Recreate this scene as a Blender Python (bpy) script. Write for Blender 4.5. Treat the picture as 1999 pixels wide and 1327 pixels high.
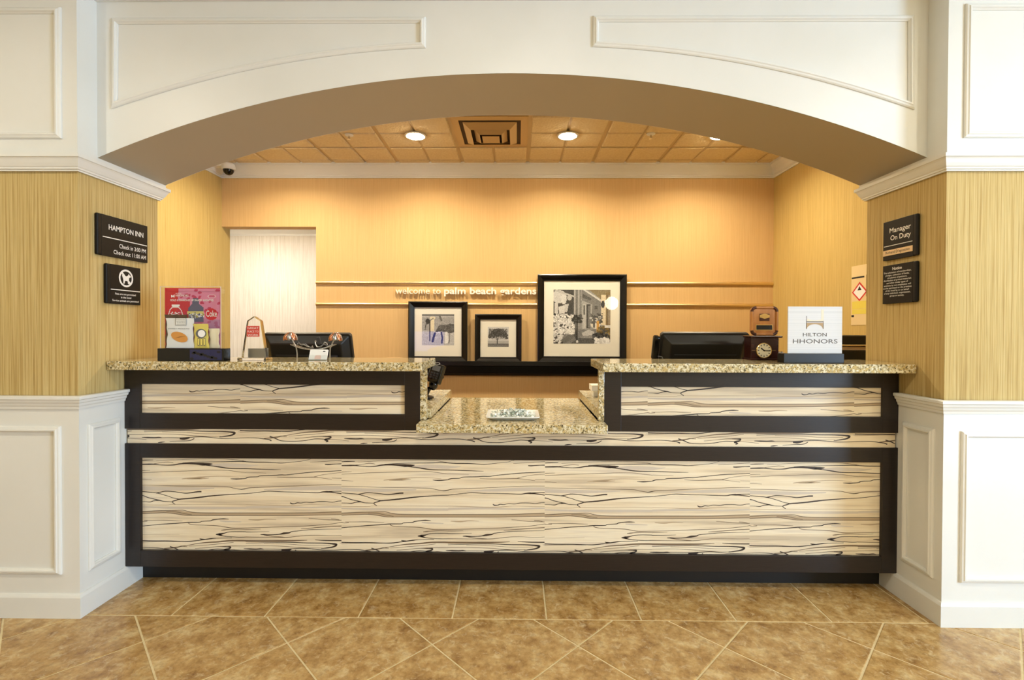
import bpy, math, random
import numpy as np
from mathutils import Vector, Matrix, noise as mnoise

random.seed(7)
scene = bpy.context.scene
for o in list(bpy.data.objects):
    bpy.data.objects.remove(o)
COL = scene.collection

# ------------------------------------------------------------------ camera
W, H = 1999, 1327
F, PITCH, YAW, ROLL, CAMH, PCY = 939.9, .0102, .0109, .0034, 1.2443, 651.63

def ray(px, py):
    a, b = px - W / 2, py - PCY
    u = a * math.cos(ROLL) + b * math.sin(ROLL)
    w = -a * math.sin(ROLL) + b * math.cos(ROLL)
    x, y2, z2 = u / F, 1.0, -w / F
    y = y2 * math.cos(PITCH) + z2 * math.sin(PITCH)
    z = -y2 * math.sin(PITCH) + z2 * math.cos(PITCH)
    return Vector((x * math.cos(YAW) - y * math.sin(YAW), x * math.sin(YAW) + y * math.cos(YAW), z))

def P(px, py, Y):
    """point of the room at depth Y that is seen at a measured pixel"""
    v = ray(px, py)
    return Vector((0, 0, CAMH)) + v * (Y / v.y)

def PZ(px, py, Z):
    v = ray(px, py)
    return Vector((0, 0, CAMH)) + v * ((Z - CAMH) / v.z)

cam_d = bpy.data.cameras.new('camera')
cam = bpy.data.objects.new('camera', cam_d)
COL.objects.link(cam)
c0 = ray(W / 2, PCY)
rt = (ray(W / 2 + 1, PCY) - c0).normalized()
up = (c0 - ray(W / 2, PCY + 1)).normalized()
fw = c0.normalized()
cam.matrix_world = Matrix(((rt.x, up.x, -fw.x, 0), (rt.y, up.y, -fw.y, 0), (rt.z, up.z, -fw.z, CAMH), (0, 0, 0, 1)))
cam_d.sensor_fit = 'HORIZONTAL'
cam_d.sensor_width = 36
cam_d.lens = 36 * F / W
cam_d.shift_y = -(H / 2 - PCY) / W
cam_d.clip_start = .02
scene.camera = cam

# ------------------------------------------------------------------ world, window daylight, exposure
scene.view_settings.view_transform = 'Standard'
scene.view_settings.look = 'None'
scene.view_settings.gamma = 1
scene.view_settings.use_curve_mapping = False
scene.view_settings.exposure = 0.2
world = bpy.data.worlds.new('sky')
scene.world = world
world.use_nodes = True
bg = world.node_tree.nodes['Background']
bg.inputs[0].default_value = (.52, .73, 1.0, 1)
bg.inputs[1].default_value = 29.0

WIN_X, WIN_Y0, WIN_Y1, WIN_Z0, WIN_Z1 = 6.0, -2.7, -.82, .2, 2.5
pl = bpy.data.lights.new('window_portal', 'AREA')
pl.shape = 'RECTANGLE'
pl.size, pl.size_y = WIN_Z1 - WIN_Z0, WIN_Y1 - WIN_Y0
pl.cycles.is_portal = True
po = bpy.data.objects.new('window_portal', pl)
COL.objects.link(po)
po.location = (WIN_X + .02, (WIN_Y0 + WIN_Y1) / 2, (WIN_Z0 + WIN_Z1) / 2)
po.rotation_euler = (0, math.radians(90), 0)

OFFICE_CAN_W, LOBBY_FILL_W, CORRIDOR_W = 15.0, 9.6, 25.0

# ------------------------------------------------------------------ helpers
def lin(r, g, b):
    def f(c):
        c /= 255
        return c / 12.92 if c <= .04045 else ((c + .055) / 1.055) ** 2.4
    return (f(r), f(g), f(b), 1)

class NT:
    def __init__(self, name):
        self.m = bpy.data.materials.new(name)
        self.m.use_nodes = True
        self.t = self.m.node_tree
        self.b = self.t.nodes['Principled BSDF']
    def n(self, typ, **kw):
        nd = self.t.nodes.new(typ)
        for k, v in kw.items():
            if k.startswith('i_'):
                nd.inputs[k[2:].replace('_', ' ')].default_value = v
            else:
                setattr(nd, k, v)
        return nd
    def l(self, a, b):
        self.t.links.new(a, b)
    def pos(self):
        return self.n('ShaderNodeNewGeometry').outputs['Position']
    def ramp(self, fac, stops, interp='LINEAR'):
        r = self.n('ShaderNodeValToRGB')
        r.color_ramp.interpolation = interp
        while len(r.color_ramp.elements) < len(stops):
            r.color_ramp.elements.new(.5)
        for e, (p, c) in zip(r.color_ramp.elements, stops):
            e.position = p
            e.color = c
        self.l(fac, r.inputs[0])
        return r.outputs[0]
    def mix(self, fac, a, b, mode='MIX'):
        m = self.n('ShaderNodeMix', data_type='RGBA', blend_type=mode)
        for sock, v in ((m.inputs[0], fac), (m.inputs[6], a), (m.inputs[7], b)):
            if hasattr(v, 'is_linked') or hasattr(v, 'links'):
                self.l(v, sock)
            else:
                sock.default_value = v
        return m.outputs[2]
    def bump(self, h, strength=.2, dist=.002):
        b = self.n('ShaderNodeBump')
        b.inputs['Strength'].default_value = strength
        b.inputs['Distance'].default_value = dist
        self.l(h, b.inputs['Height'])
        self.l(b.outputs[0], self.b.inputs['Normal'])

def mat(name, rgb, rough=.5, metal=0, spec=.5, emit=None, estr=0, coat=0, alpha=None, trans=0):
    k = NT(name)
    k.b.inputs['Base Color'].default_value = lin(*rgb)
    k.b.inputs['Roughness'].default_value = rough
    k.b.inputs['Metallic'].default_value = metal
    k.b.inputs['Specular IOR Level'].default_value = spec
    k.b.inputs['Coat Weight'].default_value = coat
    k.b.inputs['Transmission Weight'].default_value = trans
    if emit:
        k.b.inputs['Emission Color'].default_value = lin(*emit)
        k.b.inputs['Emission Strength'].default_value = estr
    return k.m

def streaks(name, dark, mid, light, fx=95, rough=.75, contrast=1.0):
    """vertical fine-striped wall covering"""
    k = NT(name)
    sep = k.n('ShaderNodeSeparateXYZ'); k.l(k.pos(), sep.inputs[0])
    s = k.n('ShaderNodeMath', operation='ADD'); k.l(sep.outputs[0], s.inputs[0]); k.l(sep.outputs[1], s.inputs[1])
    def field(f, fz, det):
        a = k.n('ShaderNodeMath', operation='MULTIPLY'); k.l(s.outputs[0], a.inputs[0]); a.inputs[1].default_value = f
        z = k.n('ShaderNodeMath', operation='MULTIPLY'); k.l(sep.outputs[2], z.inputs[0]); z.inputs[1].default_value = fz
        c = k.n('ShaderNodeCombineXYZ'); k.l(a.outputs[0], c.inputs[0]); k.l(z.outputs[0], c.inputs[1])
        n = k.n('ShaderNodeTexNoise', noise_dimensions='2D'); n.inputs['Scale'].default_value = 1
        n.inputs['Detail'].default_value = det; n.inputs['Roughness'].default_value = .6
        k.l(c.outputs[0], n.inputs['Vector'])
        return n.outputs['Fac']
    f1 = field(fx, 1.6, 3)
    f2 = field(fx * 3.1, 7, 2)
    c1 = k.ramp(f1, [(.34, dark), (.47, mid), (.66, light)])
    c2 = k.ramp(f2, [(.3, (.80, .79, .76, 1)), (.55, (1, 1, 1, 1))])
    out = k.mix(contrast, c1, c2, 'MULTIPLY')
    k.l(out, k.b.inputs['Base Color'])
    k.b.inputs['Roughness'].default_value = rough
    k.b.inputs['Specular IOR Level'].default_value = .25
    k.bump(f1, .08, .002)
    return k.m

def granite(name):
    k = NT(name)
    p = k.pos()
    n1 = k.n('ShaderNodeTexNoise'); n1.inputs['Scale'].default_value = 75; n1.inputs['Detail'].default_value = 5; n1.inputs['Roughness'].default_value = .68
    k.l(p, n1.inputs['Vector'])
    c = k.ramp(n1.outputs['Fac'], [(.31, lin(40, 36, 28)), (.40, lin(126, 112, 76)), (.46, lin(186, 172, 130)), (.53, lin(221, 213, 182)), (.66, lin(240, 237, 221))])
    v = k.n('ShaderNodeTexVoronoi'); v.inputs['Scale'].default_value = 120
    k.l(p, v.inputs['Vector'])
    sepc = k.n('ShaderNodeSeparateColor'); k.l(v.outputs['Color'], sepc.inputs[0])
    gold = k.ramp(sepc.outputs[0], [(.0, (0, 0, 0, 1)), (.72, (0, 0, 0, 1)), (.8, (1, 1, 1, 1))])
    c = k.mix(gold, c, lin(198, 176, 122))
    n2 = k.n('ShaderNodeTexNoise'); n2.inputs['Scale'].default_value = 135; n2.inputs['Detail'].default_value = 3
    k.l(p, n2.inputs['Vector'])
    sp = k.ramp(n2.outputs['Fac'], [(.33, (1, 1, 1, 1)), (.40, (0, 0, 0, 1))])
    c = k.mix(sp, c, lin(38, 33, 26))
    n3 = k.n('ShaderNodeTexNoise'); n3.inputs['Scale'].default_value = 6
    k.l(p, n3.inputs['Vector'])
    c = k.mix(.35, c, k.ramp(n3.outputs['Fac'], [(.35, lin(222, 204, 158)), (.65, (1, 1, 1, 1))]), 'MULTIPLY')
    k.l(c, k.b.inputs['Base Color'])
    k.b.inputs['Roughness'].default_value = .07
    k.b.inputs['Specular IOR Level'].default_value = .6
    return k.m

def stone_tile(name):
    k = NT(name)
    p = k.pos()
    oi = k.n('ShaderNodeObjectInfo')
    off = k.n('ShaderNodeVectorMath', operation='SCALE'); off.inputs[0].default_value = (13, 7, 3)
    k.l(oi.outputs['Random'], off.inputs['Scale'])
    add = k.n('ShaderNodeVectorMath', operation='ADD'); k.l(p, add.inputs[0]); k.l(off.outputs[0], add.inputs[1])
    n1 = k.n('ShaderNodeTexNoise'); n1.inputs['Scale'].default_value = 12; n1.inputs['Detail'].default_value = 10; n1.inputs['Roughness'].default_value = .66
    k.l(add.outputs[0], n1.inputs['Vector'])
    c = k.ramp(n1.outputs['Fac'], [(.30, lin(138, 100, 54)), (.44, lin(178, 140, 84)), (.55, lin(196, 161, 104)), (.70, lin(216, 192, 144))])
    n2 = k.n('ShaderNodeTexNoise'); n2.inputs['Scale'].default_value = 42; n2.inputs['Detail'].default_value = 6; n2.inputs['Roughness'].default_value = .7
    k.l(add.outputs[0], n2.inputs['Vector'])
    c = k.mix(.65, c, k.ramp(n2.outputs['Fac'], [(.33, (.52, .47, .40, 1)), (.48, (.90, .88, .84, 1)), (.66, (1.16, 1.18, 1.2, 1))]), 'MULTIPLY')
    n3 = k.n('ShaderNodeTexNoise'); n3.inputs['Scale'].default_value = 26; n3.inputs['Detail'].default_value = 8; n3.inputs['Roughness'].default_value = .75; n3.inputs['Distortion'].default_value = .8
    k.l(add.outputs[0], n3.inputs['Vector'])
    c = k.mix(k.ramp(n3.outputs['Fac'], [(.53, (0, 0, 0, 1)), (.68, (.75, .75, .75, 1))]), c, lin(222, 200, 158))
    k.l(c, k.b.inputs['Base Color'])
    k.b.inputs['Roughness'].default_value = .24
    k.bump(n2.outputs['Fac'], .10, .002)
    return k.m

def laminate(name):
    k = NT(name)
    sep = k.n('ShaderNodeSeparateXYZ'); k.l(k.pos(), sep.inputs[0])
    def field(fx, fz, det):
        a = k.n('ShaderNodeMath', operation='MULTIPLY'); k.l(sep.outputs[0], a.inputs[0]); a.inputs[1].default_value = fx
        z = k.n('ShaderNodeMath', operation='MULTIPLY'); k.l(sep.outputs[2], z.inputs[0]); z.inputs[1].default_value = fz
        c = k.n('ShaderNodeCombineXYZ'); k.l(a.outputs[0], c.inputs[0]); k.l(z.outputs[0], c.inputs[1])
        n = k.n('ShaderNodeTexNoise', noise_dimensions='2D'); n.inputs['Scale'].default_value = 1; n.inputs['Detail'].default_value = det
        k.l(c.outputs[0], n.inputs['Vector'])
        return n.outputs['Fac']
    c = k.ramp(field(1.3, 26, 4), [(.30, lin(206, 190, 164)), (.45, lin(234, 218, 188)), (.62, lin(242, 230, 204)), (.75, lin(222, 208, 186))])
    c = k.mix(.5, c, k.ramp(field(5, 330, 2), [(.3, (.84, .82, .80, 1)), (.6, (1, 1, 1, 1))]), 'MULTIPLY')
    k.l(c, k.b.inputs['Base Color'])
    k.b.inputs['Roughness'].default_value = .36
    return k.m

def noisy(name, c0, c1, scale, rough=.5, bump=0, stretch=(1, 1, 1), dist=.002, spec=.5):
    k = NT(name)
    mp = k.n('ShaderNodeVectorMath', operation='MULTIPLY'); k.l(k.pos(), mp.inputs[0]); mp.inputs[1].default_value = stretch
    n = k.n('ShaderNodeTexNoise'); n.inputs['Scale'].default_value = scale; n.inputs['Detail'].default_value = 5
    k.l(mp.outputs[0], n.inputs['Vector'])
    k.l(k.ramp(n.outputs['Fac'], [(.35, lin(*c0)), (.65, lin(*c1))]), k.b.inputs['Base Color'])
    k.b.inputs['Roughness'].default_value = rough
    k.b.inputs['Specular IOR Level'].default_value = spec
    if bump:
        k.bump(n.outputs['Fac'], bump, dist)
    return k.m

def printed(name, rough=.5):
    """flat print: the colours of the print are stored per face"""
    k = NT(name)
    a = k.n('ShaderNodeVertexColor', layer_name='print')
    k.l(a.outputs['Color'], k.b.inputs['Base Color'])
    k.b.inputs['Roughness'].default_value = rough
    k.b.inputs['Specular IOR Level'].default_value = .2
    return k.m

def clear(name, rough=.02, tint=(1, 1, 1), refl=1.0):
    """thin clear sheet: see-through with a fresnel reflection"""
    k = NT(name)
    t = k.t
    tr = k.n('ShaderNodeBsdfTransparent'); tr.inputs[0].default_value = (*tint, 1)
    gl = k.n('ShaderNodeBsdfGlossy'); gl.inputs['Roughness'].default_value = rough
    fr = k.n('ShaderNodeFresnel')
    geo = k.n('ShaderNodeNewGeometry')
    io = k.n('ShaderNodeMapRange'); k.l(geo.outputs['Backfacing'], io.inputs['Value']); io.inputs['To Min'].default_value = 1.5; io.inputs['To Max'].default_value = 1 / 1.5
    k.l(io.outputs[0], fr.inputs[0])
    ml = k.n('ShaderNodeMath', operation='MULTIPLY'); k.l(fr.outputs[0], ml.inputs[0]); ml.inputs[1].default_value = refl
    mx = k.n('ShaderNodeMixShader'); k.l(ml.outputs[0], mx.inputs[0]); k.l(tr.outputs[0], mx.inputs[1]); k.l(gl.outputs[0], mx.inputs[2])
    k.l(mx.outputs[0], t.nodes['Material Output'].inputs[0])
    return k.m

M = dict(
    white=noisy('white_trim_paint', (228, 228, 222), (232, 232, 227), 3, rough=.38),
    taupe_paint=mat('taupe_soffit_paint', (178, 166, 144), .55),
    paper=streaks('striped_wallpaper', lin(178, 150, 92), lin(198, 172, 112), lin(208, 186, 130), fx=150, contrast=.75),
    paper_in=streaks('office_side_wallpaper', lin(196, 166, 98), lin(205, 176, 107), lin(211, 184, 116), fx=150, contrast=.5),
    paper_back=streaks('tan_back_wallpaper', lin(216, 178, 122), lin(219, 182, 126), lin(222, 186, 130), fx=120, contrast=.22),
    paper_white=streaks('pale_corridor_wallpaper', lin(216, 209, 196), lin(225, 219, 207), lin(232, 227, 217), fx=80, contrast=.4),
    granite=granite('speckled_gold_granite'),
    tile=stone_tile('mottled_tan_stone_tile'),
    grout=noisy('pale_grout', (222, 204, 158), (234, 218, 178), 40, rough=.85),
    espresso=noisy('espresso_stained_wood', (26, 19, 17), (36, 27, 24), 14, rough=.36, stretch=(1, 1, 30)),
    toe=mat('black_toe_kick', (14, 12, 12), .5),
    laminate=laminate('pale_wood_laminate'),
    vein_d=mat('dark_vein', (58, 48, 44), .38),
    vein_m=mat('brown_vein', (122, 104, 84), .38),
    vein_l=mat('tan_vein', (184, 163, 134), .38),
    vein_g=mat('grey_vein', (206, 194, 178), .38),
    ceil_tile=noisy('tan_ceiling_tile', (222, 202, 160), (230, 212, 172), 60, rough=.9, bump=.9, dist=.006, spec=.1),
    ceil_tee=mat('tan_ceiling_grid', (204, 180, 136), .6),
    ceil_white=mat('lobby_ceiling_paint', (226, 222, 210), .8),
    lobby_wall=mat('lobby_wall_paint', (214, 196, 158), .8),
    carpet=noisy('office_carpet', (92, 70, 48), (120, 94, 64), 200, rough=.95),
    gold=mat('satin_gold_metal', (238, 212, 160), .36, metal=1),
    letter_w=mat('white_letter', (250, 248, 240), .35),
    letter_p=mat('pale_letter', (250, 244, 226), .35),
    black=mat('black_satin_plastic', (13, 13, 14), .38),
    black_g=mat('gloss_black_plastic', (9, 9, 11), .12),
    black_f=noisy('black_frame_wood', (10, 9, 9), (16, 14, 13), 20, rough=.28),
    dgrey=mat('dark_grey_plastic', (42, 43, 46), .45),
    mgrey=mat('mid_grey_plastic', (96, 98, 102), .45),
    matboard=mat('cream_mat_board', (240, 237, 225), .8, spec=.2),
    printed=printed('photo_print'),
    edge=mat('polished_acrylic_edge', (240, 226, 216), .25, trans=.3),
    glass=clear('picture_glass', refl=1.0),
    acrylic=clear('clear_acrylic', tint=(.97, .98, .98), refl=.8),
    sign=mat('black_sign_plate', (9, 9, 10), .5, spec=.3),
    sign_txt=mat('white_sign_print', (236, 234, 230), .5),
    cream=mat('cream_plastic', (236, 204, 158), .5),
    steel=mat('brushed_steel', (176, 178, 182), .3, metal=1),
    chrome=mat('chrome', (225, 225, 228), .1, metal=1),
    copper=mat('copper', (226, 160, 130), .25, metal=1),
    paperw=mat('white_paper', (242, 242, 240), .6),
    cardw=noisy('white_ribbed_card', (206, 207, 208), (222, 222, 222), 1, rough=.5, stretch=(0, 0, 90)),
    taupe=mat('taupe_print', (92, 84, 76), .5),
    bronze=mat('bronze_print', (176, 142, 92), .4),
    red=mat('red_print', (214, 46, 44), .45),
    yellow=mat('yellow_print', (232, 214, 92), .5),
    ink=mat('black_ink', (30, 28, 28), .6),
    oak=noisy('honey_oak', (172, 112, 56), (196, 136, 74), 6, rough=.35, stretch=(6, 6, 1)),
    walnut=noisy('dark_walnut', (64, 30, 18), (84, 42, 24), 8, rough=.3),
    mahogany=noisy('dark_mahogany', (40, 16, 14), (56, 24, 20), 8, rough=.25),
    brass=mat('polished_brass', (226, 196, 126), .22, metal=1),
    dial=mat('cream_clock_dial', (240, 236, 214), .4),
    porcelain=mat('white_porcelain', (238, 239, 238), .15),
    candy_w=mat('white_candy_wrapper', (236, 240, 236), .25),
    candy_g=mat('grey_green_candy_wrapper', (176, 188, 178), .25),
    chairwood=mat('tan_chair_wood', (204, 160, 100), .4),
    seatpad=mat('brown_seat_pad', (96, 66, 44), .8),
    bag_brown=noisy('brown_snack_bag', (58, 34, 24), (96, 60, 40), 60, rough=.35),
    bag_white=mat('white_snack_bag', (240, 241, 244), .3),
    bag_yellow=mat('yellow_snack_bag', (232, 214, 108), .35),
    bag_cream=mat('cream_snack_packet', (244, 234, 206), .5),
    chip=mat('orange_chip_print', (216, 150, 72), .5),
    navy=mat('navy_print', (38, 40, 78), .4),
    screen=mat('lit_blue_screen', (20, 30, 90), .2, emit=(58, 92, 240), estr=3.6),
    lamp_glass=mat('lamp_glow', (255, 240, 214), .4, emit=(255, 236, 200), estr=30),
    can_lens=mat('downlight_lens', (255, 244, 222), .4, emit=(255, 240, 210), estr=110),
    blob_dark=mat('smoked_dome', (10, 9, 9), .05),
)

# ------------------------------------------------------------------ scene graph helpers
def origin_of(o):
    v = Vector((0, 0, 0))
    while o is not None:
        v += o.location
        o = o.parent
    return v

def put(o, label=None, cat=None, group=None, kind=None):
    if label: o['label'] = label
    if cat: o['category'] = cat
    if group: o['group'] = group
    if kind: o['kind'] = kind
    return o

def thing(name, label, cat, loc=(0, 0, 0), group=None, kind=None):
    o = bpy.data.objects.new(name, None)
    o.empty_display_size = .05
    o.location = loc
    COL.objects.link(o)
    return put(o, label, cat, group, kind)

class MB:
    """collects geometry in room coordinates, builds one mesh object"""
    def __init__(self):
        self.v, self.f, self.m = [], [], []
    def add(self, vs, fs, mi=0):
        b = len(self.v)
        self.v += [tuple(p) for p in vs]
        self.f += [tuple(i + b for i in f) for f in fs]
        self.m += [mi] * len(fs)
        return self
    def box(self, x0, x1, y0, y1, z0, z1, mi=0):
        vs = [(x, y, z) for z in (z0, z1) for y in (y0, y1) for x in (x0, x1)]
        return self.add(vs, [(0, 2, 3, 1), (4, 5, 7, 6), (0, 1, 5, 4), (1, 3, 7, 5), (3, 2, 6, 7), (2, 0, 4, 6)], mi)
    def obox(self, o, u, v, n, a0, a1, b0, b1, c0, c1, mi=0):
        o, u, v, n = Vector(o), Vector(u), Vector(v), Vector(n)
        vs = [o + u * a + v * b + n * c for c in (c0, c1) for b in (b0, b1) for a in (a0, a1)]
        return self.add(vs, [(0, 2, 3, 1), (4, 5, 7, 6), (0, 1, 5, 4), (1, 3, 7, 5), (3, 2, 6, 7), (2, 0, 4, 6)], mi)
    def prism(self, pts, f, c0, c1, mi=0):
        """pts 2D outline (ccw), f(a,b,c)->3D"""
        n = len(pts)
        vs = [f(a, b, c0) for a, b in pts] + [f(a, b, c1) for a, b in pts]
        fs = [tuple(range(n - 1, -1, -1)), tuple(range(n, 2 * n))] + [(i, (i + 1) % n, n + (i + 1) % n, n + i) for i in range(n)]
        return self.add(vs, fs, mi)
    def tube(self, pts, r, seg=8, mi=0, cap=True):
        pts = [Vector(p) for p in pts]
        rs = r if isinstance(r, (list, tuple)) else [r] * len(pts)
        rings = []
        for i, p in enumerate(pts):
            d = (pts[min(i + 1, len(pts) - 1)] - pts[max(i - 1, 0)]).normalized()
            a = d.cross(Vector((0, 0, 1)) if abs(d.z) < .9 else Vector((1, 0, 0))).normalized()
            b = d.cross(a)
            rings.append([p + (a * math.cos(t) + b * math.sin(t)) * rs[i] for t in [2 * math.pi * k / seg for k in range(seg)]])
        vs = [v for r_ in rings for v in r_]
        fs = []
        for i in range(len(pts) - 1):
            for k in range(seg):
                fs.append((i * seg + k, i * seg + (k + 1) % seg, (i + 1) * seg + (k + 1) % seg, (i + 1) * seg + k))
        if cap:
            fs.append(tuple(range(seg - 1, -1, -1)))
            fs.append(tuple((len(pts) - 1) * seg + k for k in range(seg)))
        return self.add(vs, fs, mi)
    def lathe(self, prof, o, ax=(0, 0, 1), seg=24, mi=0):
        """prof [(radius, height)] about axis ax through o"""
        o, ax = Vector(o), Vector(ax).normalized()
        a = ax.cross(Vector((0, 0, 1)) if abs(ax.z) < .9 else Vector((1, 0, 0))).normalized()
        b = ax.cross(a)
        vs = []
        for r, h in prof:
            for k in range(seg):
                t = 2 * math.pi * k / seg
                vs.append(o + ax * h + (a * math.cos(t) + b * math.sin(t)) * max(r, 1e-5))
        fs = []
        for i in range(len(prof) - 1):
            for k in range(seg):
                fs.append((i * seg + k, i * seg + (k + 1) % seg, (i + 1) * seg + (k + 1) % seg, (i + 1) * seg + k))
        fs.append(tuple(range(seg - 1, -1, -1)))
        fs.append(tuple((len(prof) - 1) * seg + k for k in range(seg)))
        return self.add(vs, fs, mi)
    def sweep(self, path, prof, f, closed=False, mi=0):
        """profile [(offset to the left of travel, height)] swept along a mitred 2D path; f(a,b,h)->3D"""
        n = len(path)
        P2 = [Vector(p) for p in path]
        rows = []
        for i in range(n):
            if closed or 0 < i < n - 1:
                d0 = (P2[i] - P2[i - 1]).normalized(); d1 = (P2[(i + 1) % n] - P2[i]).normalized()
            elif i == 0:
                d0 = d1 = (P2[1] - P2[0]).normalized()
            else:
                d0 = d1 = (P2[-1] - P2[-2]).normalized()
            n0 = Vector((-d0.y, d0.x)); n1 = Vector((-d1.y, d1.x))
            m = (n0 + n1)
            m = m / max(m.dot(n0), 1e-4) if m.length > 1e-6 else n0
            rows.append([f(P2[i].x + m.x * o, P2[i].y + m.y * o, h) for o, h in prof])
        k = len(prof)
        vs = [v for r in rows for v in r]
        fs = []
        for i in range(n if closed else n - 1):
            j = (i + 1) % n
            for q in range(k - 1):
                fs.append((i * k + q, i * k + q + 1, j * k + q + 1, j * k + q))
            if not closed or True:
                fs.append((i * k + k - 1, i * k, j * k, j * k + k - 1))
        if not closed:
            fs.append(tuple(range(k)))
            fs.append(tuple((n - 1) * k + q for q in range(k - 1, -1, -1)))
        return self.add(vs, fs, mi)
    def ball(self, c, rx, ry, rz, seg=14, rings=9, mi=0):
        c = Vector(c)
        vs, fs = [], []
        for i in range(rings + 1):
            t = math.pi * i / rings
            for k in range(seg):
                p = 2 * math.pi * k / seg
                vs.append(c + Vector((rx * math.sin(t) * math.cos(p), ry * math.sin(t) * math.sin(p), rz * math.cos(t))))
        for i in range(rings):
            for k in range(seg):
                fs.append((i * seg + k, (i + 1) * seg + k, (i + 1) * seg + (k + 1) % seg, i * seg + (k + 1) % seg))
        return self.add(vs, fs, mi)
    def build(self, name, mats, parent=None, smooth=False, bevel=0, fix=True, segs=2):
        me = bpy.data.meshes.new(name)
        o0 = origin_of(parent)
        me.from_pydata([(x - o0.x, y - o0.y, z - o0.z) for x, y, z in self.v], [], self.f)
        mats = mats if isinstance(mats, (list, tuple)) else [mats]
        for q in mats:
            me.materials.append(M[q] if isinstance(q, str) else q)
        if len(mats) > 1:
            me.polygons.foreach_set('material_index', self.m)
        if fix:
            import bmesh
            bm = bmesh.new(); bm.from_mesh(me)
            bmesh.ops.recalc_face_normals(bm, faces=bm.faces)
            bm.to_mesh(me); bm.free()
        if smooth:
            me.polygons.foreach_set('use_smooth', [True] * len(me.polygons))
            me.set_sharp_from_angle(angle=math.radians(40))
        me.update()
        o = bpy.data.objects.new(name, me)
        COL.objects.link(o)
        if parent is not None:
            o.parent = parent
        if bevel:
            b = o.modifiers.new('bevel', 'BEVEL')
            b.width = bevel; b.segments = segs; b.limit_method = 'ANGLE'; b.angle_limit = math.radians(40)
        return o

class Fr:
    """a flat frame in the room: point(a,b,c) = o + a*u + b*v + c*n"""
    def __init__(self, o, u, v=(0, 0, 1), n=None):
        self.o, self.u, self.v = Vector(o), Vector(u).normalized(), Vector(v).normalized()
        self.n = Vector(n).normalized() if n else self.u.cross(self.v).normalized()
    def __call__(self, a, b, c=0):
        return self.o + self.u * a + self.v * b + self.n * c

def glyph_mesh(s, bold=0, extrude=0, spacing=1.0):
    cu = bpy.data.curves.new('lettering', 'FONT')
    cu.body = s
    cu.offset = bold
    cu.extrude = extrude
    cu.space_character = spacing
    cu.resolution_u = 3
    ob = bpy.data.objects.new('lettering', cu)
    COL.objects.link(ob)
    bpy.context.view_layer.update()
    me = bpy.data.meshes.new_from_object(ob.evaluated_get(bpy.context.evaluated_depsgraph_get()))
    bpy.data.objects.remove(ob)
    bpy.data.curves.remove(cu)
    return me

def text(s, fr, a0, a1, b, cap, material, parent, name='lettering', c=.0006, bold=0, depth=0, align=None):
    """one line of lettering fitted between a0 and a1, cap height cap, on frame fr"""
    me = glyph_mesh(s, bold, .5 if depth else 0)
    co = np.zeros(len(me.vertices) * 3)
    me.vertices.foreach_get('co', co)
    co = co.reshape(-1, 3)
    x0, x1 = co[:, 0].min(), co[:, 0].max()
    sx = (a1 - a0) / max(x1 - x0, 1e-6)
    sy = cap / .73
    o0 = origin_of(parent)
    out = []
    for x, y, z in co:
        p = fr(a0 + (x - x0) * sx, b + y * sy, c + ((z + .5) * depth if depth else 0)) - o0
        out += [p.x, p.y, p.z]
    me.vertices.foreach_set('co', out)
    me.materials.clear()
    me.materials.append(M[material])
    me.update()
    o = bpy.data.objects.new(name, me)
    COL.objects.link(o)
    o.parent = parent
    return o

def raised(s, fr, a0, a1, b, cap, material, parent, **kw):
    """a line of solid letters, every letter a part of its own"""
    import bmesh
    o = text(s, fr, a0, a1, b, cap, material, parent, 'letter', **kw)
    me = o.data
    n = len(me.vertices)
    par = list(range(n))
    def find(i):
        while par[i] != i:
            par[i] = par[par[i]]; i = par[i]
        return i
    for e in me.edges:
        par[find(e.vertices[0])] = find(e.vertices[1])
    groups = {}
    for p in me.polygons:
        groups.setdefault(find(p.vertices[0]), []).append(tuple(p.vertices))
    co = [tuple(v.co) for v in me.vertices]
    for fs in groups.values():
        ids = sorted({i for f in fs for i in f})
        mp = {i: k for k, i in enumerate(ids)}
        m2 = bpy.data.meshes.new('letter')
        m2.from_pydata([co[i] for i in ids], [], [tuple(mp[i] for i in f) for f in fs])
        m2.materials.append(M[material])
        q = bpy.data.objects.new('letter', m2)
        COL.objects.link(q)
        q.parent = parent
    bpy.data.objects.remove(o)

def print_grid(name, img, fr, a0, a1, b0, b1, parent, c=.0005, material='printed'):
    """flat print: one small face per print cell, img[row(top first), col] linear rgb"""
    h, w = img.shape[:2]
    o0 = origin_of(parent)
    vs = []
    for j in range(h + 1):
        for i in range(w + 1):
            p = fr(a0 + (a1 - a0) * i / w, b1 + (b0 - b1) * j / h, c) - o0
            vs.append((p.x, p.y, p.z))
    fs = [(j * (w + 1) + i, (j + 1) * (w + 1) + i, (j + 1) * (w + 1) + i + 1, j * (w + 1) + i + 1) for j in range(h) for i in range(w)]
    me = bpy.data.meshes.new(name)
    me.from_pydata(vs, [], fs)
    at = me.color_attributes.new('print', 'FLOAT_COLOR', 'CORNER')
    rgba = np.ones((h * w, 4, 4), np.float32)
    rgba[:, :, :3] = img.reshape(-1, 1, 3)
    at.data.foreach_set('color', rgba.reshape(-1))
    me.materials.append(M[material])
    o = bpy.data.objects.new(name, me)
    COL.objects.link(o)
    o.parent = parent
    return o

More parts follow.
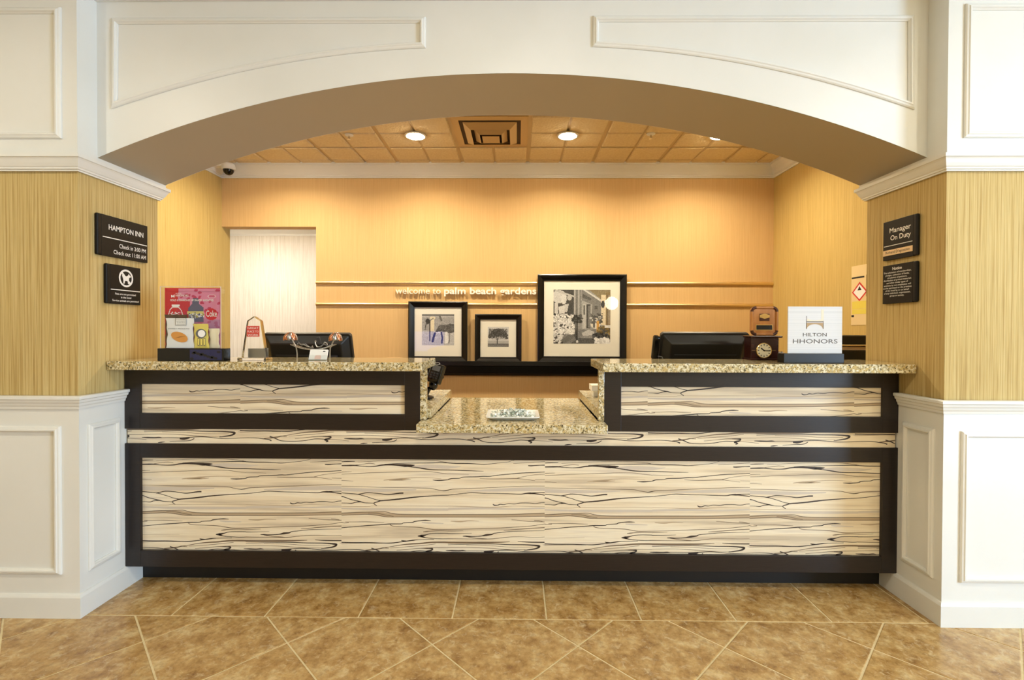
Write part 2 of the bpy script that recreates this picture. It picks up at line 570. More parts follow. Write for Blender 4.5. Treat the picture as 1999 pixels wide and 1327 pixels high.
class Art:
    """small raster painter for flat prints, coordinates 0..1 with y down, greys / rgb 0..255"""
    def __init__(self, w, h, c=(200, 200, 200), seed=1):
        self.w, self.h = w, h
        self.a = np.ones((h, w, 3)) * np.array(c, float)
        self.X, self.Y = np.meshgrid((np.arange(w) + .5) / w, (np.arange(h) + .5) / h)
        self.r = np.random.RandomState(seed)
    def _c(self, c):
        return np.array((c, c, c) if np.isscalar(c) else c, float)
    def mask(self, m, c, k=1.0):
        m = (m * k)[..., None]
        self.a = self.a * (1 - m) + self._c(c) * m
    def ell(self, x, y, rx, ry, c, k=1.0, rot=0):
        dx, dy = self.X - x, self.Y - y
        ca, sa = math.cos(rot), math.sin(rot)
        self.mask((((dx * ca + dy * sa) / rx) ** 2 + ((dy * ca - dx * sa) / ry) ** 2 < 1).astype(float), c, k)
    def poly(self, pts, c, k=1.0):
        ins = np.zeros_like(self.X, bool)
        n = len(pts)
        for i in range(n):
            (x0, y0), (x1, y1) = pts[i], pts[(i + 1) % n]
            cond = (y0 > self.Y) != (y1 > self.Y)
            ins ^= cond & (self.X < (x1 - x0) * (self.Y - y0) / ((y1 - y0) or 1e-9) + x0)
        self.mask(ins.astype(float), c, k)
    def rect(self, x0, y0, x1, y1, c, k=1.0):
        self.poly([(x0, y0), (x1, y0), (x1, y1), (x0, y1)], c, k)
    def line(self, pts, wd, c, k=1.0):
        for (x0, y0), (x1, y1) in zip(pts, pts[1:]):
            dx, dy = x1 - x0, y1 - y0
            t = np.clip(((self.X - x0) * dx + (self.Y - y0) * dy) / (dx * dx + dy * dy + 1e-9), 0, 1)
            self.mask((np.hypot(self.X - x0 - t * dx, self.Y - y0 - t * dy) < wd / 2).astype(float), c, k)
    def grain(self, s):
        self.a = np.clip(self.a + self.r.randn(self.h, self.w, 1) * s, 0, 255)
    def dots(self, n, box, r0, r1, cs, k=1.0):
        x0, y0, x1, y1 = box
        for _ in range(n):
            c = cs[self.r.randint(len(cs))]
            self.ell(self.r.uniform(x0, x1), self.r.uniform(y0, y1), self.r.uniform(r0, r1), self.r.uniform(r0, r1), c, k)
    def out(self):
        c = self.a / 255
        return np.where(c <= .04045, c / 12.92, ((c + .055) / 1.055) ** 2.4)

def clip_poly(poly, a, b, c):
    """keep the part of a 2D polygon with a*x+b*y<=c"""
    out = []
    for i in range(len(poly)):
        p, q = poly[i], poly[(i + 1) % len(poly)]
        dp, dq = a * p[0] + b * p[1] - c, a * q[0] + b * q[1] - c
        if dp <= 0: out.append(p)
        if (dp < 0 < dq) or (dq < 0 < dp):
            t = dp / (dp - dq)
            out.append((p[0] + (q[0] - p[0]) * t, p[1] + (q[1] - p[1]) * t))
    return out

def clip_rect(poly, x0, x1, y0, y1):
    for a, b, c in ((1, 0, x1), (-1, 0, -x0), (0, 1, y1), (0, -1, -y0)):
        poly = clip_poly(poly, a, b, c)
        if len(poly) < 3: return []
    return poly

XY = lambda a, b, h: (a, b, h)
# ================================================================== STRUCTURE
XL, XR = -1.878, 1.794          # inner faces of the two piers
YP, YPB = 2.04, 2.55            # front of the piers, back of the arch
YW = 2.497                      # back of the piers
YF = 2.135                      # face of the arch
YB = 4.616                      # back wall of the office
OXL, OXR = -2.848, 2.434        # office side walls
ZC, ZLC = 2.816, 2.80           # office / lobby ceiling
LX0, LX1, LY0 = -4.2, 6.0, -4.5

def structure(name, mb, mats, label, cat, **kw):
    return put(mb.build(name, mats, **kw), label, cat, kind='structure')

# ---- floor: grout bed, straight border row, diagonal field
YG, XJ, XC, YC0, T = 2.0547, -1.4954, -1.4803, 1.8844, .4064
floor = structure('floor', MB().box(LX0, LX1, LY0, 2.6, -.06, -.0025), 'grout', 'tan stone tile floor with pale grout lines in front of the counter', 'floor')
gw = .0035
def floor_piece(poly):
    cx = sum(p[0] for p in poly) / len(poly); cy = sum(p[1] for p in poly) / len(poly)
    mb = MB()
    n = len(poly)
    area = sum(poly[i][0] * poly[(i + 1) % n][1] - poly[(i + 1) % n][0] * poly[i][1] for i in range(n)) / 2
    if abs(area) < .0008: return
    if area < 0: poly = poly[::-1]
    inner = [(p[0] + (cx - p[0]) * .012, p[1] + (cy - p[1]) * .012) for p in poly]
    dz = random.uniform(-.0004, .0004)
    vs = [(x, y, -.02) for x, y in poly] + [(x, y, -.0012) for x, y in poly] + [(x, y, dz) for x, y in inner]
    fs = [tuple(range(2 * n, 3 * n))]
    for i in range(n):
        j = (i + 1) % n
        fs += [(i, j, n + j, n + i), (n + i, n + j, 2 * n + j, 2 * n + i)]
    mb.add(vs, fs).build('floor_tile', 'tile', floor, fix=False)
for k in range(-5, 14):
    x0, x1 = XJ + T * (k - 1), XJ + T * k
    if x1 < -2.2 or x0 > 2.2: continue
    floor_piece([(x0 + gw, YG + gw), (x1 - gw, YG + gw), (x1 - gw, YG + T - gw), (x0 + gw, YG + T - gw)])
hd = T / math.sqrt(2)
for a in range(-9, 20):
    for b in range(-8, 4):
        if (a + b) % 2 == 0: continue
        cx, cy = XC + hd * a, YC0 + hd * b
        h2 = hd - gw * 1.41
        poly = clip_rect([(cx + h2, cy), (cx, cy + h2), (cx - h2, cy), (cx, cy - h2)], -3.2, 3.2, .2, YG - gw)
        if poly: floor_piece(poly)
for x0, x1, y0, y1 in ((LX0, -3.205, LY0, 2.04), (3.205, LX1, LY0, 2.04), (-3.2, 3.2, LY0, .195)):
    MB().box(x0, x1, y0, y1, -.02, 0).build('floor_field', 'tile', floor)
structure('floor_office', MB().box(OXL - 1.8, OXR + .2, 2.6, 6.2, -.06, -.001), 'carpet', 'brown carpet floor behind the reception counter', 'floor')

# ---- piers
def moulding(path, fr, parent, closed=True, w=.026, h=.015):
    prof = [(0, 0), (0, .006 * h / .015), (.004, .010 * h / .015), (.010, .012 * h / .015), (.013, h), (.019, h), (.022, .009 * h / .015), (w, .005 * h / .015), (w, 0)]
    return MB().sweep(path, prof, fr, closed).build('panel_moulding', 'white', parent)

def rect_path(a0, a1, b0, b1):
    return [(a0, b0), (a1, b0), (a1, b1), (a0, b1)]   # ccw: offset goes inward

crown_p = [(0, 1.908), (.008, 1.908), (.008, 1.914), (.014, 1.916), (.014, 1.922), (.018, 1.926), (.024, 1.938), (.030, 1.952), (.034, 1.958), (.038, 1.960), (.038, 1.974), (0, 1.974)]
rail_p = [(0, .896), (.008, .896), (.010, .906), (.014, .912), (.016, .922), (.022, .926), (.024, .936), (.030, .940), (.030, .950), (.026, .953), (0, .953)]
base_p = [(0, 0), (.013, 0), (.013, .088), (.010, .094), (.006, .100), (0, .102)]
top_crown = [(0, 2.69), (.012, 2.69), (.012, 2.705), (.03, 2.715), (.06, 2.755), (.085, 2.78), (.09, 2.80), (0, 2.80)]

def pier(name, side, label):
    s = -1 if side == 'left' else 1
    xi = XL if s < 0 else XR
    xo = LX0 if s < 0 else LX1
    x0, x1 = min(xi, xo), max(xi, xo)
    w = structure(name, MB().box(x0, x1, YP, YW, 0, 2.86), 'paper', label, 'wall')
    e = .003
    xa, xb = (x0, x1 + e) if s < 0 else (x0 - e, x1)
    MB().box(xa, xb, YP - e, YW + e, 0, .90).build('wainscot', 'white', w)
    MB().box(xa, xb, YP - e, YPB + e, 1.95, 2.80).build('upper_casing', 'white', w)
    xc = xi - s * e
    def path(y_end, deep):
        ye = YP - e
        if s < 0:
            p = [(xc, y_end), (xc, ye), (xo, ye)]
            return ([(-2.6, y_end)] + p) if deep else p
        p = [(xo, ye), (xc, ye), (xc, y_end)]
        return p + [(2.4, y_end)] if deep else p
    MB().sweep(path(YW + e, True), crown_p, XY).build('crown_moulding', 'white', w)
    MB().sweep(path(2.272, False), rail_p, XY).build('chair_rail', 'white', w)
    MB().sweep(path(2.368, False), base_p, XY).build('baseboard', 'white', w)
    front = Fr((0, YP - e, 0), (1, 0, 0), (0, 0, 1), (0, -1, 0))
    side_f = Fr((xc, 0, 0), (0, -s, 0), (0, 0, 1), (-s, 0, 0))
    for k in range(2 if s < 0 else 4):
        if s < 0: a0, a1 = -2.86 - k * 1.0, -1.951 - k * 1.0
        else: a0, a1 = 1.862 + k * 1.0, 2.77 + k * 1.0
        a0, a1 = max(a0, LX0 + .08), min(a1, LX1 - .08)
        moulding(rect_path(a0, a1, .185, .822), front, w)
        moulding(rect_path(a0 + (0 if s < 0 else -.006), a1 + (.012 if s < 0 else 0), 2.047, 2.60), front, w)
    ys = (2.076, 2.246)
    moulding(rect_path(-ys[1] if s > 0 else ys[0], -ys[0] if s > 0 else ys[1], .18, .822), side_f, w)
    return w
wall_left = pier('wall_left', 'left', 'left pier with striped tan wallpaper above white panelled wainscot')
wall_right = pier('wall_right', 'right', 'right pier with striped tan wallpaper above white panelled wainscot')

# ---- arch
AX, AZ, AR = -.042, 2.372 - 4.72, 4.72
def arch_z(x): return AZ + math.sqrt(AR * AR - (x - AX) ** 2)
mb = MB()
NA = 64
xs = [XL + (XR - XL) * i / NA for i in range(NA + 1)]
vs, fs = [], []
for x in xs:
    z = arch_z(x)
    vs += [(x, YF, z), (x, YF, 2.86), (x, YPB, z), (x, YPB, 2.86)]
for i in range(NA):
    a, b = 4 * i, 4 * i + 4
    fs += [(a, b, b + 1, a + 1), (a + 2, a + 3, b + 3, b + 2), (a + 1, b + 1, b + 3, a + 3)]
fs += [(0, 1, 3, 2), (4 * NA, 4 * NA + 2, 4 * NA + 3, 4 * NA + 1)]
mb.add(vs, fs)
wall_arch = structure('wall_front', mb, 'white', 'cream painted segmental arch spanning between the two piers', 'wall', smooth=True)
sv, sf = [], []
for x in xs:
    z = arch_z(x)
    sv += [(x, YF + .0015, z), (x, YPB - .0015, z), (x, YF + .0015, z + .004), (x, YPB - .0015, z + .004)]
for i in range(NA):
    p, q = 4 * i, 4 * i + 4
    sf += [(p, p + 1, q + 1, q), (p + 2, q + 2, q + 3, p + 3), (p, q, q + 2, p + 2), (p + 1, p + 3, q + 3, q + 1)]
MB().add(sv, sf).build('soffit', 'taupe_paint', wall_arch, smooth=True)
ff = Fr((0, YF, 0), (1, 0, 0), (0, 0, 1), (0, -1, 0))
def quad3(p, q, r, x):
    return (p[1] * (x - q[0]) * (x - r[0]) / ((p[0] - q[0]) * (p[0] - r[0])) + q[1] * (x - p[0]) * (x - r[0]) / ((q[0] - p[0]) * (q[0] - r[0]))
            + r[1] * (x - p[0]) * (x - q[0]) / ((r[0] - p[0]) * (r[0] - q[0])))
pa = [(-1.808, 2.217), (-1.162, 2.393), (-.409, 2.482)]
arc = [(x, quad3(*pa, x)) for x in [-1.808 + (1.808 - .409) * i / 24 for i in range(25)]]
moulding(arc + [(-.409, 2.617), (-1.803, 2.617)], ff, wall_arch)
pa = [(.327, 2.485), (1.097, 2.387), (1.73, 2.208)]
arc = [(x, quad3(*pa, x)) for x in [.327 + (1.73 - .327) * i / 24 for i in range(25)]]
moulding(arc + [(1.724, 2.617), (.327, 2.619)], ff, wall_arch)
MB().sweep([(LX1, YP), (XR, YP), (XR, YF), (XL, YF), (XL, YP), (LX0, YP)], top_crown, XY).build('crown_moulding', 'white', wall_arch)

# ---- lobby shell behind the camera
structure('ceiling_lobby', MB().box(LX0, LX1 + .1, LY0, YF + .02, ZLC, 2.9), 'ceil_white', 'white painted lobby ceiling', 'ceiling')
structure('wall_rear', MB().box(LX0 - .1, LX1 + .1, LY0 - .1, LY0, 0, 2.9), 'lobby_wall', 'tan painted lobby wall facing the counter', 'wall')
structure('wall_lobby_left', MB().box(LX0 - .1, LX0, LY0, 2.6, 0, 2.9), 'lobby_wall', 'tan painted side wall of the lobby beside the left pier', 'wall')
mb = MB()
mb.box(LX1, LX1 + .1, LY0, WIN_Y0, 0, 2.9).box(LX1, LX1 + .1, WIN_Y1, 2.6, 0, 2.9)
mb.box(LX1, LX1 + .1, WIN_Y0, WIN_Y1, 0, WIN_Z0).box(LX1, LX1 + .1, WIN_Y0, WIN_Y1, WIN_Z1, 2.9)
structure('wall_lobby_right', mb, 'lobby_wall', 'tan painted lobby side wall with a window beside the right pier', 'wall')
win = thing('window_1', 'tall white framed lobby window in the side wall', 'window', (LX1 + .05, 0, WIN_Z0), kind='structure')
for y0, y1, z0, z1 in ((WIN_Y0, WIN_Y0 + .05, WIN_Z0, WIN_Z1), (WIN_Y1 - .05, WIN_Y1, WIN_Z0, WIN_Z1), (WIN_Y0, WIN_Y1, WIN_Z0, WIN_Z0 + .05), (WIN_Y0, WIN_Y1, WIN_Z1 - .05, WIN_Z1)):
    MB().box(LX1 + .03, LX1 + .07, y0, y1, z0, z1).build('window_frame', 'white', win)

# ---- office walls
wall_back = structure('wall_back', MB().box(-1.937, OXR, YB, YB + .13, 0, 2.9).box(OXL, -1.937, YB, YB + .13, 2.22, 2.9), 'paper_back',
                      'warm tan back wall of the office with an open doorway at one end', 'wall')
structure('wall_office_left', MB().box(OXL - .12, OXL, YW, YB + .13, 0, 2.9), 'paper_in', 'golden striped office side wall beside the open doorway', 'wall')
structure('wall_office_right', MB().box(OXR, OXR + .12, YW, YB + .13, 0, 2.9), 'paper_in', 'golden striped office side wall carrying the evacuation notice', 'wall')
cor = structure('wall_corridor', MB().box(-4.4, -.9, 6.0, 6.1, 0, 2.6), 'paper_white', 'pale striped corridor wall seen through the doorway', 'wall')
MB().sweep([(-.9, 6.0), (-4.4, 6.0)], [(0, 2.40), (.01, 2.40), (.012, 2.42), (.05, 2.46), (.07, 2.48), (.07, 2.5), (0, 2.5)], XY).build('crown_moulding', 'white', cor)
structure('wall_corridor_end', MB().box(-.9, -.8, YB + .13, 6.1, 0, 2.6).box(-4.5, -4.4, YB, 6.1, 0, 2.6).box(-4.5, OXL - .12, YB + .03, YB + .13, 0, 2.6), 'paper_white', 'pale end wall of the corridor behind the office', 'wall')
structure('ceiling_corridor', MB().box(-4.5, -.8, YB + .13, 6.1, 2.5, 2.6), 'ceil_white', 'white corridor ceiling behind the doorway', 'ceiling')
ocp = [(0, 2.684), (.010, 2.684), (.010, 2.694), (.016, 2.698), (.016, 2.708), (.022, 2.712), (.034, 2.736), (.052, 2.762), (.068, 2.780), (.072, 2.786), (.080, 2.788), (.080, ZC), (0, ZC)]
put(MB().sweep([(OXR, YPB), (OXR, YB), (OXL, YB), (OXL, YPB)], ocp, XY).build('trim_1', 'white'), 'cream crown moulding around the top of the office walls', 'moulding', kind='structure')

# ---- office ceiling: grid and scored tiles
ceil = structure('ceiling', MB().box(OXL - .1, OXR + .1, YPB, YB + .1, ZC, ZC + .06), 'ceil_tee', 'tan suspended ceiling of scored square tiles above the office', 'ceiling')
TX = [-1.738 + .6096 * k for k in range(-2, 8)]
TY = [2.334, 2.944, 3.553, 4.163, 4.773]
def ceiling_tile(x0, x1, y0, y1):
    mb = MB()
    e, g = .014, .007
    for (a0, a1) in ((x0 + e, (x0 + x1) / 2 - g), ((x0 + x1) / 2 + g, x1 - e)):
        for (b0, b1) in ((y0 + e, (y0 + y1) / 2 - g), ((y0 + y1) / 2 + g, y1 - e)):
            a0c, a1c, b0c, b1c = max(a0, OXL + .07), min(a1, OXR - .07), max(b0, YPB + .003), min(b1, YB - .07)
            if a1c - a0c < .02 or b1c - b0c < .02: continue
            vs = [(x, y, ZC - .002) for x, y in ((a0c, b0c), (a1c, b0c), (a1c, b1c), (a0c, b1c))]
            vs += [(x, y, ZC - .011) for x, y in ((a0c + .008, b0c + .008), (a1c - .008, b0c + .008), (a1c - .008, b1c - .008), (a0c + .008, b1c - .008))]
            mb.add(vs, [(7, 6, 5, 4)] + [(i, (i + 1) % 4, 4 + (i + 1) % 4, 4 + i) for i in range(4)])
    if mb.v: mb.build('ceiling_tile', 'ceil_tile', ceil)
VENT = (4, 2)
for i in range(len(TX) - 1):
    for j in range(len(TY) - 1):
        if (i, j) == VENT: continue
        ceiling_tile(TX[i], TX[i + 1], TY[j], TY[j + 1])

# ================================================================== RECEPTION COUNTER
cnt = thing('reception_counter', 'long reception counter with black-veined pale wood panels in dark espresso frames', 'counter', ((XL + XR) / 2, 2.4, 0))
CX0, CX1, CY = XL + .004, XR - .004, 2.275
PY = CY + .014                   # panel face
MB().box(CX0, CX1, PY + .012, 2.53, .1, .77).box(CX0, -.462, PY + .012, 2.304, .77, 1.05).box(.415, CX1, PY + .012, 2.304, .77, 1.05).build('carcass', 'espresso', cnt)
MB().box(-.41, .38, 2.53, 3.0, 0, .77).build('low_desk_cabinet', 'espresso', cnt)
MB().box(CX0 + .003, CX1 - .003, 2.37, 2.5, 0, .1).build('toe_kick', 'toe', cnt)
def board(x0, x1, z0, z1, name):
    MB().box(x0, x1, CY, PY + .012, z0, z1).build(name, 'espresso', cnt, bevel=.0012)
def frame(x0, x1, z0, z1, a0, a1, b0, b1):
    board(x0, a0, z0, z1, 'stile'); board(a1, x1, z0, z1, 'stile')
    board(a0, a1, b1, z1, 'rail'); board(a0, a1, z0, b0, 'rail')
frame(CX0, CX1, .10, .692, -1.80, 1.718, .178, .623)
frame(CX0, -.46, .762, 1.05, -1.80, -.533, .837, .976)
frame(.413, CX1, .762, 1.05, .492, 1.718, .837, .974)

# veins of the laminate print, traced in the pattern's own repeat (0.9727 m)
S1, S2, S3 = 6.636, 6.663, 7.14
REP = .9727
V = []   # (tone, crop, points)
A, B, Mc, Nc, Rc = (260, 885, S1, 0, 0), (470, 885, S1, 0, 0), (240, 740, S2, 1, 0), (520, 740, S2, 1, 0), (1200, 745, S3, 1, 0)
def vein(t, crop, *pts): V.append((t, crop, pts))
d, m_, l_, g_ = 0, 1, 2, 3
vein(g_, A, (90, 447, 44), (600, 458, 40), (1050, 450, 12)); vein(g_, B, (300, 470, 8), (700, 455, 36), (1100, 445, 46), (1476, 445, 40))
vein(g_, A, (90, 690, 16), (400, 700, 26), (900, 705, 30), (1460, 705, 26)); vein(g_, B, (66, 700, 26), (500, 690, 26), (900, 700, 18), (1200, 690, 20), (1476, 690, 12))
vein(g_, A, (1000, 150, 10), (1180, 150, 44), (1460, 160, 40)); vein(g_, B, (66, 160, 40), (150, 158, 20), (230, 150, 4))
vein(l_, A, (90, 766, 26), (400, 755, 24), (600, 765, 45), (760, 782, 34), (1000, 786, 26), (1460, 786, 26)); vein(l_, B, (66, 786, 26), (800, 786, 26), (1100, 778, 28), (1476, 766, 30))
vein(d, A, (90, 140, 12), (200, 138, 16), (270, 138, 13), (340, 146, 8), (440, 152, 8), (530, 147, 12), (600, 134, 14), (700, 128, 16), (820, 132, 22), (900, 138, 34), (980, 138, 26), (1030, 134, 4))
vein(d, A, (900, 145, 10), (1040, 163, 10), (1140, 178, 14), (1220, 190, 12), (1330, 195, 10), (1460, 196, 9)); vein(d, B, (66, 196, 9), (250, 203, 9), (400, 208, 8), (520, 211, 3))
vein(m_, A, (270, 132, 5), (380, 118, 6), (450, 110, 7), (520, 118, 5)); vein(d, A, (640, 122, 6), (820, 112, 7), (1000, 108, 6), (1200, 106, 8), (1340, 102, 9), (1460, 104, 10))
vein(d, B, (66, 106, 9), (180, 112, 10), (320, 113, 10), (430, 118, 8), (520, 124, 8), (600, 118, 7), (700, 108, 5), (820, 95, 4), (920, 66, 3))
vein(d, A, (90, 90, 6), (160, 86, 10), (260, 84, 5)); vein(m_, A, (300, 95, 3), (520, 82, 4), (800, 72, 4), (1100, 68, 5), (1300, 78, 5), (1440, 98, 5))
vein(d, B, (1090, 140, 10), (1130, 142, 14), (1240, 135, 8), (1400, 132, 14), (1476, 134, 14)); vein(m_, B, (900, 112, 4), (1060, 104, 5), (1300, 88, 5), (1476, 84, 8))
vein(m_, A, (90, 222, 7), (140, 220, 6), (220, 218, 3))
vein(m_, A, (90, 250, 5), (260, 243, 6), (420, 234, 6), (700, 226, 6), (960, 217, 6), (1200, 217, 6), (1290, 226, 6), (1380, 238, 6), (1460, 246, 5)); vein(m_, B, (66, 244, 5), (200, 248, 4), (330, 254, 3))
vein(l_, A, (630, 328, 6), (720, 320, 14), (860, 312, 22), (960, 300, 8), (1100, 294, 7), (1250, 298, 6), (1370, 308, 4)); vein(l_, A, (700, 330, 4), (860, 326, 14), (980, 318, 5))
vein(d, A, (1260, 326, 4), (1340, 330, 14), (1420, 326, 9), (1460, 322, 7))
vein(d, B, (66, 320, 12), (110, 306, 9), (210, 302, 7), (260, 288, 9), (420, 284, 9), (520, 277, 10), (590, 278, 8), (700, 264, 8), (860, 248, 8), (980, 237, 9), (1140, 230, 8), (1300, 222, 7), (1450, 216, 4))
vein(m_, B, (470, 306, 4), (660, 312, 7), (940, 306, 9), (1010, 312, 5), (1180, 334, 4)); vein(m_, B, (950, 302, 5), (1080, 272, 5), (1250, 252, 5), (1476, 240, 5)); vein(m_, B, (1180, 318, 4), (1330, 322, 5), (1476, 332, 5))
vein(m_, A, (90, 332, 6), (160, 334, 5), (240, 341, 3))
vein(m_, A, (90, 408, 5), (300, 411, 5), (560, 419, 6), (780, 423, 6), (1000, 426, 6), (1220, 432, 7), (1300, 448, 7), (1400, 464, 8), (1460, 456, 8))
vein(m_, B, (0, 466, 8), (60, 456, 9), (120, 444, 8), (260, 438, 7), (420, 432, 7), (560, 426, 6), (700, 420, 6), (900, 412, 6), (1080, 405, 6), (1250, 403, 5), (1476, 408, 5))
vein(d, A, (90, 490, 8), (200, 500, 8), (310, 512, 8), (430, 545, 7), (520, 575, 7), (600, 592, 9))
vein(d, A, (300, 512, 12), (350, 502, 9), (420, 488, 10), (520, 494, 8), (600, 504, 8), (680, 514, 10), (760, 506, 12), (830, 496, 15), (885, 494, 15))
vein(d, A, (90, 538, 13), (130, 546, 9), (200, 572, 9), (280, 592, 9), (340, 606, 12), (400, 620, 7), (505, 625, 6)); vein(d, A, (90, 622, 5), (160, 624, 6), (220, 627, 9), (270, 612, 9), (340, 606, 10))
vein(d, A, (545, 658, 6), (505, 625, 11), (560, 604, 12), (600, 592, 13), (700, 584, 14), (820, 572, 16), (920, 560, 16), (1000, 550, 14), (1100, 541, 12), (1200, 534, 10), (1330, 526, 8), (1460, 520, 7))
vein(d, B, (66, 520, 7), (160, 510, 7), (280, 496, 7), (360, 488, 8), (440, 491, 9), (560, 497, 7), (720, 499, 7), (860, 504, 8), (1000, 508, 9), (1060, 498, 12), (1120, 496, 20), (1180, 502, 12), (1300, 520, 10), (1380, 548, 10), (1476, 580, 10))
vein(d, B, (1140, 492, 10), (1260, 488, 8), (1340, 490, 10), (1476, 502, 8))
vein(l_, A, (90, 665, 5), (420, 668, 6), (500, 660, 6), (800, 662, 5), (1100, 660, 5), (1460, 664, 5)); vein(l_, B, (66, 662, 6), (300, 668, 6), (560, 676, 8), (740, 672, 8), (900, 662, 6), (1200, 668, 5), (1476, 668, 5))
vein(d, B, (640, 636, 8), (660, 650, 13), (700, 650, 9), (735, 638, 10), (780, 642, 7), (840, 630, 7), (920, 634, 8), (1000, 622, 7), (1100, 622, 7), (1190, 630, 7), (1290, 615, 7), (1476, 628, 6))
vein(m_, A, (90, 752, 9), (200, 748, 11), (340, 740, 9), (500, 737, 8), (640, 734, 8), (720, 752, 9), (820, 765, 8), (1000, 770, 9), (1460, 770, 9)); vein(m_, B, (66, 770, 9), (600, 770, 9), (900, 768, 9), (1100, 760, 9), (1476, 748, 9))
vein(m_, A, (90, 780, 8), (300, 772, 8), (420, 768, 9), (560, 782, 9), (660, 798, 9), (800, 802, 8), (1460, 803, 8)); vein(m_, B, (66, 803, 8), (700, 803, 8), (860, 800, 8), (1100, 796, 7), (1300, 792, 7), (1476, 786, 7))
vein(m_, A, (430, 752, 6), (560, 756, 8), (650, 776, 8), (760, 792, 5))
vein(m_, A, (90, 872, 8), (130, 880, 6), (185, 874, 8)); vein(m_, A, (140, 866, 5), (240, 866, 5), (400, 864, 7), (540, 870, 6), (640, 874, 3))
vein(d, A, (90, 942, 8), (220, 930, 7), (400, 914, 9), (560, 904, 10), (640, 898, 10), (720, 892, 11), (860, 890, 8), (890, 878, 8), (1000, 872, 9), (1030, 860, 11), (1100, 850, 9), (1170, 846, 13), (1240, 850, 4))
vein(m_, A, (715, 895, 9), (730, 912, 8), (790, 924, 7), (920, 928, 7), (1060, 934, 8), (1140, 942, 8), (1220, 956, 8), (1300, 966, 9), (1460, 964, 7))
vein(m_, B, (66, 964, 7), (300, 958, 6), (560, 948, 7), (760, 942, 7), (900, 934, 6), (1100, 920, 6), (1260, 900, 6), (1410, 874, 8))
vein(m_, B, (880, 838, 5), (960, 844, 6), (1080, 856, 7), (1220, 862, 7), (1360, 866, 6), (1476, 866, 7)); vein(m_, B, (1170, 846, 6), (1230, 850, 8), (1280, 860, 4))
vein(l_, B, (100, 855, 8), (220, 860, 18), (340, 850, 10), (460, 855, 5)); vein(g_, A, (1120, 872, 10), (1200, 878, 20), (1400, 885, 8))
vein(m_, A, (1140, 994, 6), (1180, 990, 12), (1240, 984, 8), (1360, 980, 7), (1460, 982, 7)); vein(m_, B, (66, 982, 8), (160, 982, 6), (260, 978, 3))
vein(d, A, (1460, 1014, 8), (1340, 1012, 7), (1240, 1016, 7), (1180, 1032, 10), (1120, 1046, 28), (1070, 1048, 8)); vein(d, A, (1110, 1050, 22), (1170, 1068, 9), (1260, 1078, 7), (1380, 1084, 7), (1460, 1082, 7))
vein(d, B, (66, 1016, 8), (200, 1016, 6), (370, 1012, 3)); vein(m_, B, (66, 1082, 9), (200, 1084, 7), (400, 1086, 6), (600, 1086, 8), (720, 1074, 7), (860, 1060, 6), (1000, 1058, 5), (1200, 1064, 4), (1476, 1052, 5))
vein(d, B, (255, 1050, 6), (300, 1050, 14), (360, 1054, 11), (430, 1052, 9), (500, 1046, 11), (560, 1034, 24), (630, 1026, 14), (660, 1012, 8), (760, 1000, 7), (880, 988, 7), (1040, 982, 6), (1360, 976, 3)); vein(m_, B, (300, 1056, 6), (400, 1072, 8), (520, 1080, 7), (580, 1086, 5))
vein(m_, B, (780, 975, 5), (880, 968, 8), (1000, 958, 9), (1120, 948, 9), (1280, 940, 9), (1476, 932, 9))
vein(l_, A, (90, 1052, 4), (300, 1052, 4), (600, 1046, 3))
vein(d, A, (90, 1128, 12), (250, 1132, 11), (450, 1132, 10), (620, 1138, 9), (730, 1138, 11), (850, 1124, 9), (940, 1112, 11), (1010, 1102, 13), (1080, 1096, 7), (1280, 1092, 6)); vein(d, A, (860, 1104, 7), (890, 1110, 13), (930, 1112, 8))
vein(m_, A, (90, 1148, 6), (400, 1142, 4), (620, 1142, 4))
vein(m_, A, (400, 1230, 6), (500, 1222, 16), (580, 1212, 13), (630, 1200, 10), (700, 1206, 5))
vein(m_, A, (600, 1205, 6), (720, 1186, 7), (860, 1162, 9), (980, 1150, 14), (1100, 1144, 16), (1240, 1130, 17), (1400, 1128, 19), (1460, 1130, 19)); vein(m_, B, (66, 1132, 22), (300, 1134, 21), (560, 1132, 20), (720, 1128, 13), (860, 1122, 5))
vein(m_, A, (720, 1200, 4), (900, 1188, 6), (1100, 1172, 6), (1300, 1150, 5)); vein(m_, A, (800, 1232, 5), (960, 1218, 6), (1100, 1206, 6), (1280, 1198, 6), (1460, 1198, 5)); vein(m_, B, (66, 1196, 5), (340, 1192, 5), (600, 1205, 6), (820, 1220, 6), (1060, 1222, 4))
vein(d, B, (66, 1160, 5), (400, 1152, 6), (640, 1150, 8), (860, 1158, 9), (1050, 1160, 11), (1180, 1168, 17), (1240, 1180, 26), (1200, 1208, 17), (1120, 1222, 13), (1040, 1232, 5))
vein(d, B, (960, 1118, 5), (1100, 1126, 11), (1300, 1128, 12), (1476, 1128, 12)); vein(m_, B, (300, 1165, 4), (600, 1172, 5), (860, 1190, 5), (1160, 1190, 4))
vein(g_, B, (1280, 1160, 10), (1380, 1175, 36), (1476, 1180, 30))
vein(d, Mc, (260, 752, 5), (340, 755, 16), (420, 757, 14), (480, 754, 15), (520, 758, 7)); vein(d, Mc, (500, 757, 6), (640, 756, 6), (760, 758, 8), (880, 752, 9), (1000, 745, 9), (1100, 748, 8), (1280, 765, 8), (1420, 766, 6), (1600, 758, 7), (1750, 760, 8), (1840, 772, 9), (1900, 780, 10), (1940, 795, 16))
vein(d, Rc, (880, 790, 12), (960, 818, 13), (1020, 845, 9), (1100, 858, 8), (1250, 860, 8), (1380, 848, 8), (1480, 832, 8), (1560, 825, 9), (1680, 832, 9), (1740, 830, 8)); vein(m_, Rc, (1740, 830, 6), (1900, 842, 5), (1999, 855, 5))
